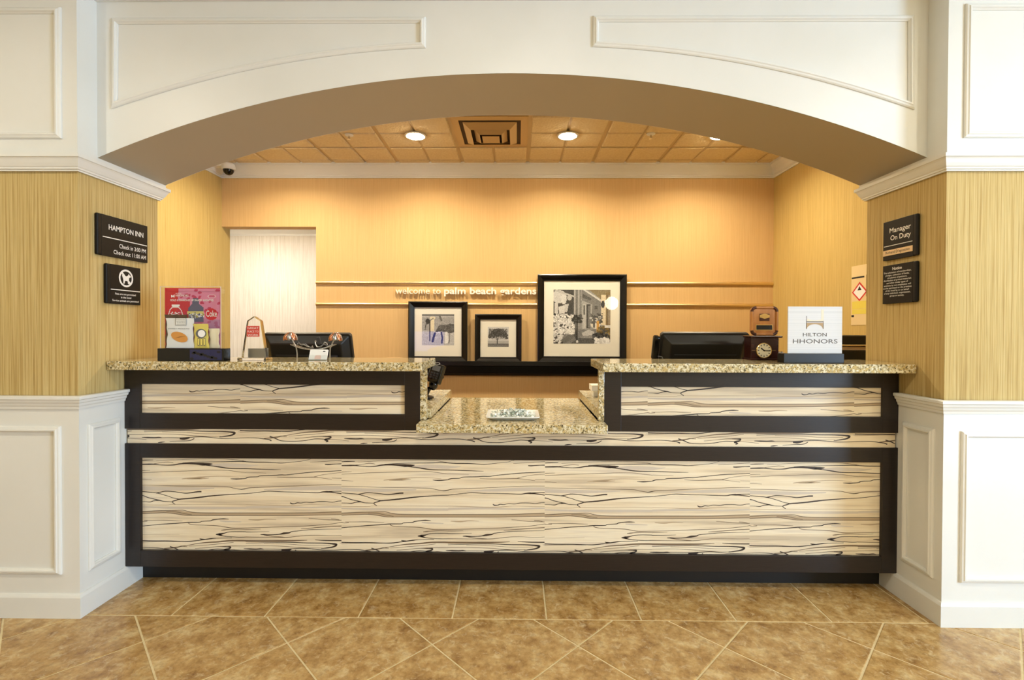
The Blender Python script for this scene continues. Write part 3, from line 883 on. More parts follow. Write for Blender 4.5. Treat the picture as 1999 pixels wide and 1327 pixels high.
vein(d, Mc, (750, 770, 14), (800, 772, 24), (840, 768, 18), (880, 760, 7)); vein(d, Mc, (620, 806, 5), (760, 800, 6), (860, 796, 8), (910, 784, 9), (940, 765, 8))
vein(d, Mc, (470, 820, 6), (510, 815, 13), (560, 812, 4))
vein(d, Nc, (740, 742, 6), (800, 744, 9), (845, 748, 20), (830, 764, 12), (780, 775, 14), (770, 785, 20), (810, 800, 12), (780, 812, 10)); vein(m_, Nc, (600, 748, 4), (680, 742, 5), (760, 743, 6))
pat = []
for tone, (ox, oy, sc, up_, _), pts in V:
    q = []
    for x, y, w in pts:
        p = P(ox + x / sc, oy + y / sc, PY)
        if up_: p = p + Vector((.486, 0, -.535))
        q.append((p.x, p.z, w / sc / 413))
    # curve through the traced points
    fine = []
    for i in range(len(q) - 1):
        p0, p1, p2, p3 = q[max(i - 1, 0)], q[i], q[i + 1], q[min(i + 2, len(q) - 1)]
        for s in range(4):
            t = s / 4
            fine.append(tuple(.5 * (2 * b + (c - a) * t + (2 * a - 5 * b + 4 * c - e) * t * t + (3 * b - a - 3 * c + e) * t ** 3) if k < 2 else b + (c - b) * t for k, (a, b, c, e) in enumerate(zip(p0, p1, p2, p3))))
    fine.append(q[-1])
    ribs = []
    for i, (x, z, w) in enumerate(fine):
        a, b = fine[max(i - 1, 0)], fine[min(i + 1, len(fine) - 1)]
        dx, dz = b[0] - a[0], b[1] - a[1]
        n = math.hypot(dx, dz) or 1
        w = w * .5 * 1.12
        ribs.append(((x - dz / n * w, z + dx / n * w), (x + dz / n * w, z - dx / n * w)))
    if not up_:                       # keep one repeat of the print
        XS = P(273.6, 980, PY).x
        keep = []
        for r0, r1 in zip(ribs, ribs[1:]):
            keep.append(clip_rect([r0[0], r0[1], r1[1], r1[0]], XS, XS + REP, -9, 9))
    else:
        keep = [[r0[0], r0[1], r1[1], r1[0]] for r0, r1 in zip(ribs, ribs[1:])]
    pat.append((tone, [k for k in keep if len(k) > 2]))

def veneer(name, x0, x1, z0, z1, du=0, dv=0, y=PY):
    mb = MB()
    mb.box(x0, x1, y, y + .011, z0, z1, 0)
    for tone, ribs in pat:
        yy = y - (.0002, .00016, .00012, .00008)[tone]
        for k in range(-6, 7):
            off = du + k * REP
            for cell in ribs:
                if max(p[0] for p in cell) + off < x0 or min(p[0] for p in cell) + off > x1: continue
                poly = clip_rect([(p[0] + off, p[1] + dv) for p in cell], x0, x1, z0, z1)
                if poly:
                    mb.add([(a, yy, b) for a, b in poly], [tuple(range(len(poly)))], 1 + tone)
    return mb.build(name, ['laminate', 'vein_d', 'vein_m', 'vein_l', 'vein_g'], cnt, fix=False)
veneer('veneer_panel', -1.80, 1.718, .178, .623)
veneer('veneer_panel', -1.80, -.533, .837, .976, -.486, .535)
veneer('veneer_panel', .492, 1.718, .837, .974, -.486, .535)
veneer('veneer_band', CX0 + .008, CX1 - .008, .692, .762, -.486, .535, PY - .006)

# granite tops
def ledge(name, label, x0, x1, px0, px1):
    t = thing(name, label, 'countertop', ((x0 + x1) / 2, 2.35, 1.051))
    MB().box(x0, x1, 2.172, 2.53, 1.051, 1.091).build('slab', 'granite', t, bevel=.004)
    MB().box(px0, px1, 2.276, 2.305, .8115, 1.0505).build('end_panel', 'granite', t, bevel=.002)
ledge('granite_ledge', 'raised granite ledge carrying the red snack display and metal flowers', XL + .006, -.43, -.46, -.43)
ledge('granite_ledge', 'raised granite ledge carrying the mantel clock and white loyalty sign', .386, XR - .006, .386, .4125)
low = thing('low_granite_counter', 'low polished granite counter holding the candy plate', 'countertop', (-.02, 2.6, .771))
MB().prism([(-.457, 2.172), (.411, 2.172), (.411, 2.273), (.384, 2.275), (.384, 3.03), (-.412, 3.03), (-.412, 2.5305), (-.43, 2.5295), (-.43, 2.275), (-.457, 2.273)], XY, .7715, .811).build('slab', 'granite', low, bevel=.003)
for nm, x0, x1, lab in (('staff_desk', XL + .01, -.414, 'granite-topped staff desk behind the ledge with the red snack display'), ('staff_desk', .388, 2.42, 'granite-topped staff desk behind the ledge with the white loyalty sign')):
    t = thing(nm, lab, 'desk', ((x0 + x1) / 2, 2.8, 0))
    if x0 < 0: wt = [(x0, 2.308), (x1, 2.308), (x1, 3.03), (x0, 3.03)]
    else: wt = [(x0, 2.308), (XR - .01, 2.308), (XR - .01, 2.504), (x1, 2.504), (x1, 3.03), (x0, 3.03)]
    MB().prism(wt, XY, .815, .86).build('worktop', 'granite', t, bevel=.002)
    MB().box(x0, x1 if x0 < 0 else x1, 2.56, 2.98, 0, .815).build('cabinet', 'espresso', t)
# ================================================================== LAMPS
def downlight(x, y, z, watts, color, label, group, r=.075, spread=180):
    t = thing('downlight', label, 'ceiling light', (x, y, z), group)
    MB().lathe([(r * .86, -.001), (r * 1.02, -.001), (r * 1.16, -.006), (r * 1.16, -.010), (r * .98, -.013), (r * .86, -.008)], (x, y, z), seg=28).build('trim_ring', 'white', t, smooth=True)
    MB().lathe([(r * .86, -.002), (r * .86, -.008), (r * .7, -.020), (r * .4, -.027), (.001, -.029)], (x, y, z), seg=28).build('lens', 'can_lens', t, smooth=True)
    L = bpy.data.lights.new('downlight_lamp', 'AREA')
    L.shape = 'DISK'; L.size = r * 1.6; L.energy = watts; L.color = color; L.spread = math.radians(spread)
    o = bpy.data.objects.new('downlight_lamp', L)
    COL.objects.link(o)
    o.parent = t
    o.location = (0, 0, -.032)
    return t
WARM = (1, .87, .63)
for x, lab in ((-2.05, 'glowing office downlight next to the dome security camera corner'), (-.826, 'glowing office downlight between the air vent and the sprinkler towards the doorway'),
               (.40, 'glowing office downlight between the air vent and the sprinkler towards the notice wall'), (1.62, 'glowing office downlight next to the wall with the cream notice')):
    downlight(x, 3.89, ZC - .011, OFFICE_CAN_W, WARM, lab, 'downlights in the office ceiling', spread=152)
for x in (-2.4, 0, 2.4):  # lobby downlights are added out of view to supply light
    for y in (.75, -1.6):
        downlight(x, y, ZLC, LOBBY_FILL_W, (1, .94, .78), 'added unseen round downlight supplying light from the white lobby ceiling', 'added light sources in the lobby ceiling')
downlight(-3.0, 5.0, 2.5, CORRIDOR_W, (1, .93, .86), 'round downlight recessed in the corridor ceiling behind the doorway', 'corridor downlights')

# floor lamp in the lobby whose globe is mirrored in the picture glass
fl = thing('floor_lamp', 'globe floor lamp standing in the lobby facing the counter', 'lamp', (1.98, -1.0, 0))
MB().lathe([(.14, 0), (.14, .02), (.03, .035), (.012, .05)], (1.98, -1.0, 0)).build('base', 'black', fl, smooth=True)
MB().tube([(1.98, -1.0, .04), (1.98, -1.0, 1.66)], .012).build('pole', 'black', fl, smooth=True)
MB().ball((1.98, -1.0, 1.79), .14, .14, .14, 20, 12).build('globe_shade', 'lamp_glass', fl, smooth=True)

# ================================================================== CEILING FITTINGS
x0, x1, y0, y1 = TX[4] + .01, TX[5] - .01, TY[2] + .01, TY[3] - .01
vt = thing('air_vent', 'square stepped air diffuser set among the tan ceiling tiles', 'vent', ((x0 + x1) / 2, (y0 + y1) / 2, ZC))
cx, cy = (x0 + x1) / 2, (y0 + y1) / 2
def ring(h0, h1, z0, z1, t=.004):
    mb = MB()
    def sq(h, z): return [(cx - h, cy - h, z), (cx + h, cy - h, z), (cx + h, cy + h, z), (cx - h, cy + h, z)]
    vs = sq(h0, z0) + sq(h1, z1) + sq(h0, z0 + t) + sq(h1, z1 + t)
    fs = []
    for i in range(4):
        j = (i + 1) % 4
        fs += [(i, j, 4 + j, 4 + i), (8 + i, 12 + i, 12 + j, 8 + j), (i, 8 + i, 8 + j, j), (4 + i, 4 + j, 12 + j, 12 + i)]
    return mb.add(vs, fs)
M['vent'] = mat('tan_vent_enamel', (196, 164, 112), .45)
M['vent_shade'] = mat('vent_throat_shade', (74, 54, 30), .8)  # dark colour on a flat sheet stands in for shade inside the vent
ring(.292, .236, ZC - .006, ZC - .010).build('frame', 'vent', vt)
MB().box(cx - .24, cx + .24, cy - .24, cy + .24, ZC - .002, ZC - .001).build('throat_shade', 'vent_shade', vt)
ring(.205, .150, ZC - .012, ZC - .046).build('louver', 'vent', vt)
ring(.128, .085, ZC - .024, ZC - .058).build('louver', 'vent', vt)
MB().box(cx - .068, cx + .068, cy - .068, cy + .068, ZC - .064, ZC - .058).build('center_plate', 'vent', vt, bevel=.002)
for x, y, sl in ((-1.362, 3.885, 'towards the doorway'), (1.061, 3.87, 'towards the wall with the cream notice')):
    s = thing('sprinkler_head', 'small white sprinkler head on the office ceiling ' + sl, 'sprinkler', (x, y, ZC - .011), 'ceiling sprinklers')
    MB().lathe([(.034, 0), (.034, -.004), (.020, -.009), (.012, -.009)], (x, y, ZC - .011), seg=20).build('escutcheon', 'white', s, smooth=True)
    MB().lathe([(.008, -.008), (.008, -.024), (.004, -.026), (.004, -.034), (.015, -.035), (.015, -.037), (.001, -.038)], (x, y, ZC - .011), seg=14).build('deflector', 'chrome', s, smooth=True)

# dome camera in the corner
c = P(446, 330, 4.44)
dc = thing('security_camera', 'white wall-mounted dome security camera with smoked lens in the office corner', 'camera', (OXL, c.y, c.z))
MB().box(OXL + .004, c.x - .02, c.y - .035, c.y + .035, c.z + .02, c.z + .055).build('bracket', 'white', dc, bevel=.006)
MB().lathe([(.001, .062), (.03, .06), (.052, .045), (.058, .02), (.058, -.004), (.05, -.008), (.001, -.008)], c, seg=24).build('housing', 'white', dc, smooth=True)
MB().ball(c + Vector((0, 0, -.006)), .047, .047, .05, 20, 12).build('dome_lens', 'blob_dark', dc, smooth=True)

# ================================================================== BACK WALL: rails, letters, pictures
def rail(z0, z1, label):
    o = MB()
    prof = [(0, z0), (.008, z0), (.014, z0 + .004), (.018, z0 + .012), (.018, z0 + .016), (.015, z1 - .008), (.010, z1 - .003), (.004, z1), (0, z1)]
    o.sweep([(OXR - .004, YB - .002), (-1.935, YB - .002)], prof, XY)
    put(o.build('wall_rail', 'gold', smooth=True), label, 'rail', 'gold rails on the back wall')
rail(1.668, 1.700, 'upper horizontal gold rail on the tan back wall above the welcome lettering')
rail(1.462, 1.494, 'lower horizontal gold rail on the tan back wall beneath the welcome lettering')
wl = thing('wall_lettering', 'raised white letters reading welcome to palm beach gardens on the back wall', 'lettering', (-.49, YB, 1.577))
bw = Fr((0, YB, 0), (1, 0, 0), (0, 0, 1), (0, -1, 0))
yl = YB - .03
a0, a1, a2, a3 = P(772, 574, yl).x, P(860, 574, yl).x, P(867, 574, yl).x, P(1047, 574, yl).x
zb = P(900, 573.5, yl).z
raised('welcome to', bw, a0, a1, zb, .064, 'letter_p', wl, c=.012, depth=.018)
raised('palm beach gardens', bw, a2, a3, zb, .064, 'letter_w', wl, c=.012, depth=.018, bold=.02)

ld = thing('picture_ledge', 'long black picture ledge along the tan back wall under the framed photographs', 'shelf', (0, YB, .80))
MB().sweep([(1.35, YB - .002), (-1.15, YB - .002)], [(0, .800), (.03, .800), (.036, .815), (.05, .822), (.055, .89), (.075, .898), (.08, .905), (.08, .925), (0, .925)], XY).build('shelf_board', 'black_f', ld)
MB().box(-1.15, 1.35, YB - .095, YB - .080, .898, .94).build('lip', 'black_f', ld, bevel=.002)

def picture(label, px, img, yfront=YB - .045, wide=.0):
    (ox0, oy0, ox1, oy1), (mx0, my0, mx1, my1), (ix0, iy0, ix1, iy1) = px
    Y = YB - .056
    q0, q1 = P(ox0, oy0, Y), P(ox1, oy1, Y)
    m0, m1 = P(mx0, my0, Y), P(mx1, my1, Y)
    i0, i1 = P(ix0, iy0, Y), P(ix1, iy1, Y)
    zb = .9265
    t = thing('framed_picture', label, 'picture', ((q0.x + q1.x) / 2, YB - .03, zb))
    fr = Fr((0, YB - .024, 0), (1, 0, 0), (0, 0, 1), (0, -1, 0))
    a = [(q0.x, zb), (q1.x, zb), (q1.x, q0.z), (q0.x, q0.z)]
    w = ((m0.x - q0.x) + (q1.x - m1.x)) / 2
    prof = [(0, 0), (0, .030), (w * .15, .034), (w * .35, .030), (w * .8, .018), (w * .85, .022), (w, .018), (w, 0)]
    MB().sweep(a, prof, fr, True).build('frame', 'black_f', t)
    b0 = zb + w
    mbd = MB().obox((0, YB - .024, 0), (1, 0, 0), (0, 0, 1), (0, -1, 0), q0.x + w * .9, q1.x - w * .9, zb + w * .9, q0.z - w * .9, .002, .010).build('mat_board', 'matboard', t)
    print_grid('photo_print', img, fr, i0.x, i1.x, i1.z, i0.z, mbd, c=.0106)
    o = MB()
    o.add([fr(q0.x + w * .95, zb + w * .95, .014), fr(q1.x - w * .95, zb + w * .95, .014), fr(q1.x - w * .95, q0.z - w * .95, .014), fr(q0.x + w * .95, q0.z - w * .95, .014)], [(0, 1, 2, 3)])
    o.build('glass', 'glass', t, fix=False)

# grazing horse
A1 = Art(84, 80, 165, 3)
A1.rect(0, 0, 1, .06, 120); A1.rect(0, .06, 1, .1, 190); A1.dots(500, (0, .08, 1, .55), .006, .02, [150, 172, 188, 140], .6)
A1.rect(0, .53, 1, 1, 190); A1.dots(500, (0, .55, 1, 1), .006, .02, [178, 202, 165, 215], .6)
A1.rect(.26, .1, .38, .55, (232, 222, 192)); A1.ell(.33, .12, .09, .05, (226, 218, 190)); A1.line([(.24, .22), (.24, .86)], .035, 60); A1.line([(.1, .5), (.13, .3), (.2, .24), (.34, .14)], .03, 120)
A1.ell(.18, .23, .07, .09, 62); A1.line([(.14, .28), (.10, .42)], .03, 90); A1.line([(.55, .06), (.6, .2)], .06, 110)
A1.poly([(.40, .60), (.46, .47), (.58, .33), (.72, .36), (.86, .30), (1, .32), (1, .57), (.88, .62), (.74, .58), (.62, .56), (.5, .58)], 92)
A1.dots(260, (.5, .34, 1, .56), .006, .022, [70, 110, 128, 84], .6)
A1.poly([(.42, .58), (.62, .55), (.62, .60), (.46, .62)], 226)
A1.line([(.40, .62), (.36, .75), (.33, .88)], .07, 56); A1.line([(.60, .58), (.63, .75), (.62, .92)], .05, 62); A1.poly([(.72, .57), (.79, .56), (.83, .92), (.72, .95)], 234); A1.line([(.86, .6), (.86, .8), (.83, .92)], .03, 120)
A1.grain(9)
picture('black framed photograph of a grazing horse on the picture ledge', ((797, 588, 912, 706), (809, 599, 901, 694), (823, 613, 886, 674)), A1.out())
# lone oak
A2 = Art(72, 70, 205, 4)
A2.rect(0, .82, 1, 1, 120); A2.rect(0, .70, 1, .84, 176); A2.rect(0, .84, 1, .88, 78)
A2.line([(.45, .86), (.45, .66), (.40, .52)], .05, 50); A2.line([(.45, .68), (.55, .5)], .035, 50); A2.line([(.43, .6), (.28, .48)], .025, 50)
for x, y, r in ((.5, .22, .2), (.3, .3, .17), (.68, .28, .18), (.16, .42, .13), (.84, .42, .13), (.5, .36, .24), (.3, .45, .14), (.72, .46, .14), (.9, .56, .08), (.1, .5, .09)):
    A2.ell(x, y, r, r * .72, 72)
A2.dots(520, (.06, .1, .94, .58), .008, .03, [48, 66, 92, 112, 56], .7)
A2.dots(60, (.2, .5, .85, .66), .01, .03, [196, 180], .8)
A2.line([(.45, .86), (.45, .64)], .045, 52); A2.dots(160, (0, .86, 1, 1), .006, .02, [100, 130, 142], .6)
A2.grain(7)
picture('small black framed photograph of a single spreading oak tree on the picture ledge', ((927, 613, 1018, 706), (938, 624, 1008, 696), (952, 638, 993, 677)), A2.out())
# storefront with flowers
A3 = Art(112, 108, 150, 5)
A3.poly([(0, 0), (.36, 0), (.36, .48), (0, .48)], 70); A3.ell(.1, .13, .13, .12, 205); A3.ell(.18, .18, .05, .09, 215); A3.rect(.02, .24, .08, .46, 205); A3.poly([(.09, .32), (.2, .28), (.2, .46), (.1, .48)], 214); A3.poly([(.2, .27), (.27, .26), (.24, .42), (.2, .42)], 200); A3.ell(.28, .15, .04, .05, 190)
A3.poly([(.06, 0), (.36, .11), (.36, .14), (.0, .02)], 190); A3.rect(.36, 0, .50, .62, 150)
for x in (.37, .41, .44, .48): A3.line([(x, 0), (x, .6)], .012, 200 if x in (.37, .44) else 96)
A3.poly([(.50, 0), (.86, .24), (.86, .60), (.50, .75)], 128); A3.poly([(.56, 0), (.86, .2), (.86, .24), (.52, .0)], 214); A3.poly([(.62, 0), (1, 0), (1, .2), (.86, .2)], (140, 128, 100))
A3.poly([(.50, .20), (.68, .27), (.68, .68), (.50, .74)], 172); A3.rect(.52, .26, .57, .72, 190); A3.rect(.525, .29, .555, .46, 92); A3.rect(.58, .27, .655, .71, 66); A3.rect(.61, .30, .65, .70, 120); A3.poly([(.51, .07), (.66, .16), (.66, .2), (.51, .15)], 92)
A3.rect(.72, .3, .78, .36, 90); A3.rect(.84, .09, .92, .66, (226, 214, 186)); A3.rect(.92, .05, 1, .66, (136, 118, 84)); A3.line([(.95, .1), (.95, .64)], .012, 90); A3.line([(.98, .1), (.98, .64)], .012, 196)
A3.poly([(0, .80), (.36, .72), (.6, .74), (1, .72), (1, 1), (0, 1)], 128); A3.poly([(.1, .95), (.38, .76), (.40, .86), (.2, 1)], 108); A3.poly([(.44, .90), (.62, .86), (.8, 1), (.3, 1)], 96); A3.poly([(.50, .80), (.62, .74), (.72, .78), (.70, .84), (.52, .86)], 196); A3.poly([(.46, .86), (.72, .84), (.74, .9), (.5, .9)], 150)
A3.dots(260, (0, .46, .37, .78), .012, .03, [60, 84, 50]); A3.dots(330, (0, .46, .37, .82), .01, .022, [232, 216, 240, 196]); A3.dots(110, (0, .78, .17, .99), .01, .022, [228, 70, 206])
A3.line([(.41, .5), (.415, .92)], .028, 58); A3.line([(.385, .6), (.39, .9)], .02, 84); A3.dots(50, (.36, .48, .5, .6), .012, .03, [54, 80, 40]); A3.ell(.42, .96, .02, .025, 238)
A3.ell(.74, .62, .09, .1, (226, 222, 210)); A3.dots(60, (.64, .44, .86, .62), .01, .03, [80, 120, 200, 60]); A3.rect(.76, .57, .80, .78, (206, 160, 86)); A3.rect(.70, .54, .73, .7, 90)
A3.dots(120, (.78, .68, 1, .88), .012, .03, [(120, 104, 66), (150, 130, 84), 80, (96, 84, 58)]); A3.dots(70, (.7, .82, .98, .92), .01, .03, [54, 74, 96]); A3.dots(80, (.74, .9, .98, 1), .015, .03, [226, 206, 238])
A3.ell(.87, .27, .03, .07, 60); A3.rect(.90, .66, 1, .70, 226); A3.grain(10)
picture('large black framed photograph of a flower-lined shop front on the picture ledge', ((1050, 535, 1223, 706), (1062, 548, 1210, 695), (1081, 565, 1192, 671)), A3.out())

# ================================================================== WALL SIGNS
def sign(name, label, side, y0, y1, z0, z1):
    s = -1 if side == 'left' else 1
    x = XL if s < 0 else XR
    u = (0, 1, 0) if s < 0 else (0, -1, 0)
    t = thing(name, label, 'sign', (x, (y0 + y1) / 2, z0))
    near = y0
    fr = Fr((x, y0 if s < 0 else y1, z0), u, (0, 0, 1), (-s, 0, 0))
    w, h = y1 - y0, z1 - z0
    strip = .022
    sa = (0, strip) if s < 0 else (w - strip, w)
    pa_ = (strip + .001, w) if s < 0 else (0, w - strip - .001)
    plate = MB().obox(fr.o, fr.u, fr.v, fr.n, *pa_, 0, h, .001, .014).build('plate', 'sign', t, bevel=.001)
    MB().obox(fr.o, fr.u, fr.v, fr.n, *sa, 0, h, .001, .017).build('edge_strip', 'sign', t, bevel=.006, segs=3)
    return plate, Fr(fr(0, 0, .014), fr.u, fr.v, fr.n), w, h
def bar(t, fr, a0, a1, b0, b1, m='sign_txt', name='rule', c=.0008):
    MB().obox(fr.o, fr.u, fr.v, fr.n, a0, a1, b0, b1, 0, c).build(name, m, t)
t, fr, w, h = sign('wall_sign', 'black check-in and check-out times sign on the left pier', 'left', 2.117, 2.41, 1.570, 1.755)
text('HAMPTON INN', fr, .062, .265, .122, .025, 'sign_txt', t, bold=.015)
bar(t, fr, .03, .288, .083, .087)
text('Check in 3:00 PM', fr, .120, .281, .047, .020, 'sign_txt', t, bold=.008)
text('Check out 11:00 AM', fr, .088, .281, .015, .020, 'sign_txt', t, bold=.008)
t, fr, w, h = sign('wall_sign', 'black no-pets sign with crossed-out dog symbol on the left pier', 'left', 2.163, 2.363, 1.355, 1.537)
cx, cy = .112, .124
def disc(fr, cx, cy, r0, r1, seg=28, c=.0008):
    mb = MB()
    vs = [fr(cx + r * math.cos(2 * math.pi * k / seg), cy + r * math.sin(2 * math.pi * k / seg), c) for r in (r0, r1) for k in range(seg)]
    mb.add(vs, [(k, (k + 1) % seg, seg + (k + 1) % seg, seg + k) for k in range(seg)] if r0 > 0 else [tuple(range(seg, 2 * seg))])
    return mb
disc(fr, cx, cy, .033, .042).build('prohibition_ring', 'sign_txt', t)
dog = [(-.024, .012), (-.020, .018), (-.014, .010), (.004, .010), (.012, .016), (.016, .024), (.020, .017), (.028, .012), (.026, .006), (.018, .004), (.017, -.006), (.017, -.026), (.011, -.026), (.009, -.012), (-.006, -.012), (-.010, -.026), (-.016, -.026), (-.016, -.010), (-.019, .000)]
MB().add([fr(cx + a, cy + b, .0008) for a, b in dog], [tuple(range(len(dog)))]).build('dog_symbol', 'sign_txt', t)
q = .0035
MB().add([fr(cx + a, cy + b, .0012) for a, b in ((-.026 - q, .026 - q), (-.026 + q, .026 + q), (.026 + q, -.026 + q), (.026 - q, -.026 - q))], [(0, 1, 2, 3)]).build('slash', 'sign_txt', t)
bar(t, fr, .026, .196, .064, .068)
for i, (s, a0, a1) in enumerate((('Pets are not permitted', .05, .17), ('in the hotel', .082, .142), ('Service animals are permitted', .034, .188))):
    text(s, fr, a0, a1, .043 - i * .0155, .0095, 'sign_txt', t, bold=.01)
t, fr, w, h = sign('wall_sign', 'black manager on duty sign with cream name strip on the right pier', 'right', 2.167, 2.368, 1.580, 1.766)
text('Manager', fr, .040, .165, .128, .024, 'sign_txt', t, bold=.012)
text('On Duty', fr, .046, .165, .092, .024, 'sign_txt', t, bold=.012)
bar(t, fr, .006, .174, .066, .069)
bar(t, fr, .001, .176, .022, .048, 'cream', 'name_strip', .0012)
text("Richard D'agostino", fr, .018, .160, .030, .013, 'ink', t, c=.0016)
t, fr, w, h = sign('wall_sign', 'black notice sign with small centred print on the right pier', 'right', 2.167, 2.368, 1.372, 1.555)
text('Notice', fr, .060, .116, .158, .014, 'sign_txt', t, bold=.015)
lines = [('The solicitation of memberships,', 1), ('pledges, collection of funds,', .86), ('circulation of petitions,', .72), ('distribution of printed materials', 1), ('and other similar types of', .78), ('activities by non-employees will', .98), ('not be permitted on the premises', 1.03), ('of the hotel by or on behalf', .86), ('of any individual, organization,', .96), ('group or society.', .52)]
for i, (s, k) in enumerate(lines):
    hw = .0815 * k
    text(s, fr, .0885 - hw, .0885 + hw, .1435 - i * .0123, .0078, 'sign_txt', t, bold=.006)

# evacuation notice on the office side wall
y0, y1, z0, z1 = 3.30, 3.535, 1.281, 1.706
nt = thing('wall_notice', 'tall cream notice with red diamond and yellow boxes on the office side wall', 'notice', (OXR, (y0 + y1) / 2, z0))
fr = Fr((OXR - .003, y1, z0), (0, -1, 0), (0, 0, 1), (-1, 0, 0))
M['notice'] = mat('cream_notice_paper', (232, 208, 156), .6)
MB().obox(fr.o, fr.u, fr.v, fr.n, 0, y1 - y0, 0, z1 - z0, -.002, 0).build('sheet', 'notice', nt)
bar(nt, fr, .004, .13, .334, .345, 'ink', 'heading')
bar(nt, fr, .150, .156, .20, .35, 'ink', 'arrow_line')
bar(nt, fr, .004, .03, .058, .072, 'ink', 'footer_mark')
def poly_on(t, fr, pts, m, name, c):
    MB().add([fr(a, b, c) for a, b in pts], [tuple(range(len(pts)))]).build(name, m, t)
dcx, dcy = .085, .235
poly_on(nt, fr, [(dcx, dcy - .066), (dcx + .078, dcy), (dcx, dcy + .072), (dcx - .078, dcy)], 'red', 'red_diamond', .0006)
poly_on(nt, fr, [(dcx, dcy - .052), (dcx + .062, dcy), (dcx, dcy + .056), (dcx - .062, dcy)], 'paperw', 'diamond_field', .0009)
poly_on(nt, fr, [(dcx - .02, dcy + .012), (dcx + .02, dcy + .012), (dcx, dcy + .042)], 'ink', 'warning_mark', .0012)
bar(nt, fr, .010, .150, .115, .170, 'yellow', 'yellow_box'); bar(nt, fr, .010, .150, .078, .112, 'yellow', 'yellow_box')

# ================================================================== THINGS ON THE LEDGE WITH THE SNACK DISPLAY
ZL = 1.0912
def at_px(px, py, z=ZL): return PZ(px, py, z)

# --- snack display
yf = 2.20
b0, b1 = P(307, 706, yf).x, P(437, 706, yf).x
t = thing('snack_display', 'acrylic display of snacks and red loyalty poster on a black base', 'display', ((b0 + b1) / 2, 2.26, ZL))
zt_base = P(370, 680, yf).z
MB().box(b0, b1, yf, yf + .052, ZL, zt_base).build('base', 'black_g', t, bevel=.002)
frb = Fr((b0, yf, ZL), (1, 0, 0), (0, 0, 1), (0, -1, 0))
wb, hb = b1 - b0, zt_base - ZL
bar(t, frb, wb * .49, wb * .97, hb * .10, hb * .92, 'navy', 'base_label', .0006)
for i in range(12):
    a, b = wb * (.52 + .42 * ((i * .37) % 1)), hb * (.2 + .6 * ((i * .61) % 1))
    poly_on(t, frb, [(a + .010 * math.cos(k * 1.047), b + .006 * math.sin(k * 1.047)) for k in range(6)], 'ink', 'label_leaf', .0009)
yb_ = yf + .036
ya = yf + .012
e0, e1 = P(313, 620, ya).x, P(431, 620, ya).x
p0, p1 = P(320, 680, yb_), P(430, 562, yb_)
p0.x = max(p0.x, e0 + .003)
p0.z = zt_base
art = Art(96, 100, (216, 132, 164), 9)
art.poly([(0, 0), (.24, 0), (.20, .5), (.34, 1), (0, 1)], (202, 34, 48)); art.poly([(.2, .2), (.45, .2), (.45, .55), (.2, .6)], (196, 40, 62))
for i in range(46):
    x, y = art.r.uniform(.26, 1), art.r.uniform(0, .8)
    art.ell(x, y, .036, .022, (186, 40, 84), .85, art.r.uniform(-1, .2))
art.rect(.8, .52, 1, 1, (150, 120, 160), .6); art.rect(.42, .5, .8, 1, (170, 120, 150), .5)
art.poly([(.10, .10), (.135, .12), (.17, .10), (.17, .155), (.135, .14), (.10, .155)], 245)
art.ell(.85, .13, .075, .032, (232, 190, 205)); art.ell(.85, .13, .062, .024, (206, 92, 128))
art.ell(.84, .43, .115, .10, (206, 30, 52)); art.rect(.16, .08, .17, .08, 0)
# bottle neck and jar of the poster
art.poly([(.50, .16), (.60, .16), (.62, .26), (.70, .32), (.70, .56), (.42, .56), (.42, .32), (.49, .26)], (92, 92, 118)); art.rect(.40, .38, .70, .43, (206, 196, 120)); art.dots(60, (.42, .42, .7, .5), .008, .02, [(220, 220, 225), (70, 80, 120), (160, 150, 90)])
art.line([(.05, .46), (.08, .36), (.13, .31), (.24, .31), (.29, .37), (.32, .46)], .012, 232); art.rect(.11, .27, .26, .30, 240); art.dots(26, (.08, .40, .28, .45), .005, .011, [245, 236])
pf = Fr((p0.x, yb_, p0.z), (1, 0, 0), (0, 0, 1), (0, -1, 0))
pw, ph = p1.x - p0.x, p1.z - p0.z
pbk = MB().box(p0.x, p1.x, yb_ + .0005, yb_ + .004, p0.z, p1.z).build('poster_backing', 'red', t)
print_grid('poster', art.out(), pf, .004, pw - .001, 0, ph - .003, pbk, c=.0004)
text('HILTON', pf, pw * .20, pw * .30, ph * .895, .006, 'sign_txt', pbk, c=.0010)
text('HHONORS', pf, pw * .20, pw * .43, ph * .855, .010, 'sign_txt', pbk, c=.0010, bold=.01)
text('GOLD & DIAMOND VIP SNACK AMENITIES', pf, pw * .10, pw * .88, ph * .780, .009, 'sign_txt', pbk, c=.0010, bold=.02)
text('Coke', pf, pw * .745, pw * .94, ph * .525, .030, 'sign_txt', pbk, c=.0010, bold=.01)
o = MB()
yc = yb_ + .008
zt = p1.z + .004
o.box(e0, e1, ya, ya + .002, zt_base, zt).build('acrylic_front', 'acrylic', t)
MB().box(e0, e0 + .002, ya + .002, yc, zt_base, zt).build('acrylic_side', 'acrylic', t)
MB().box(e1 - .002, e1, ya + .002, yc, zt_base, zt).build('acrylic_side', 'acrylic', t)

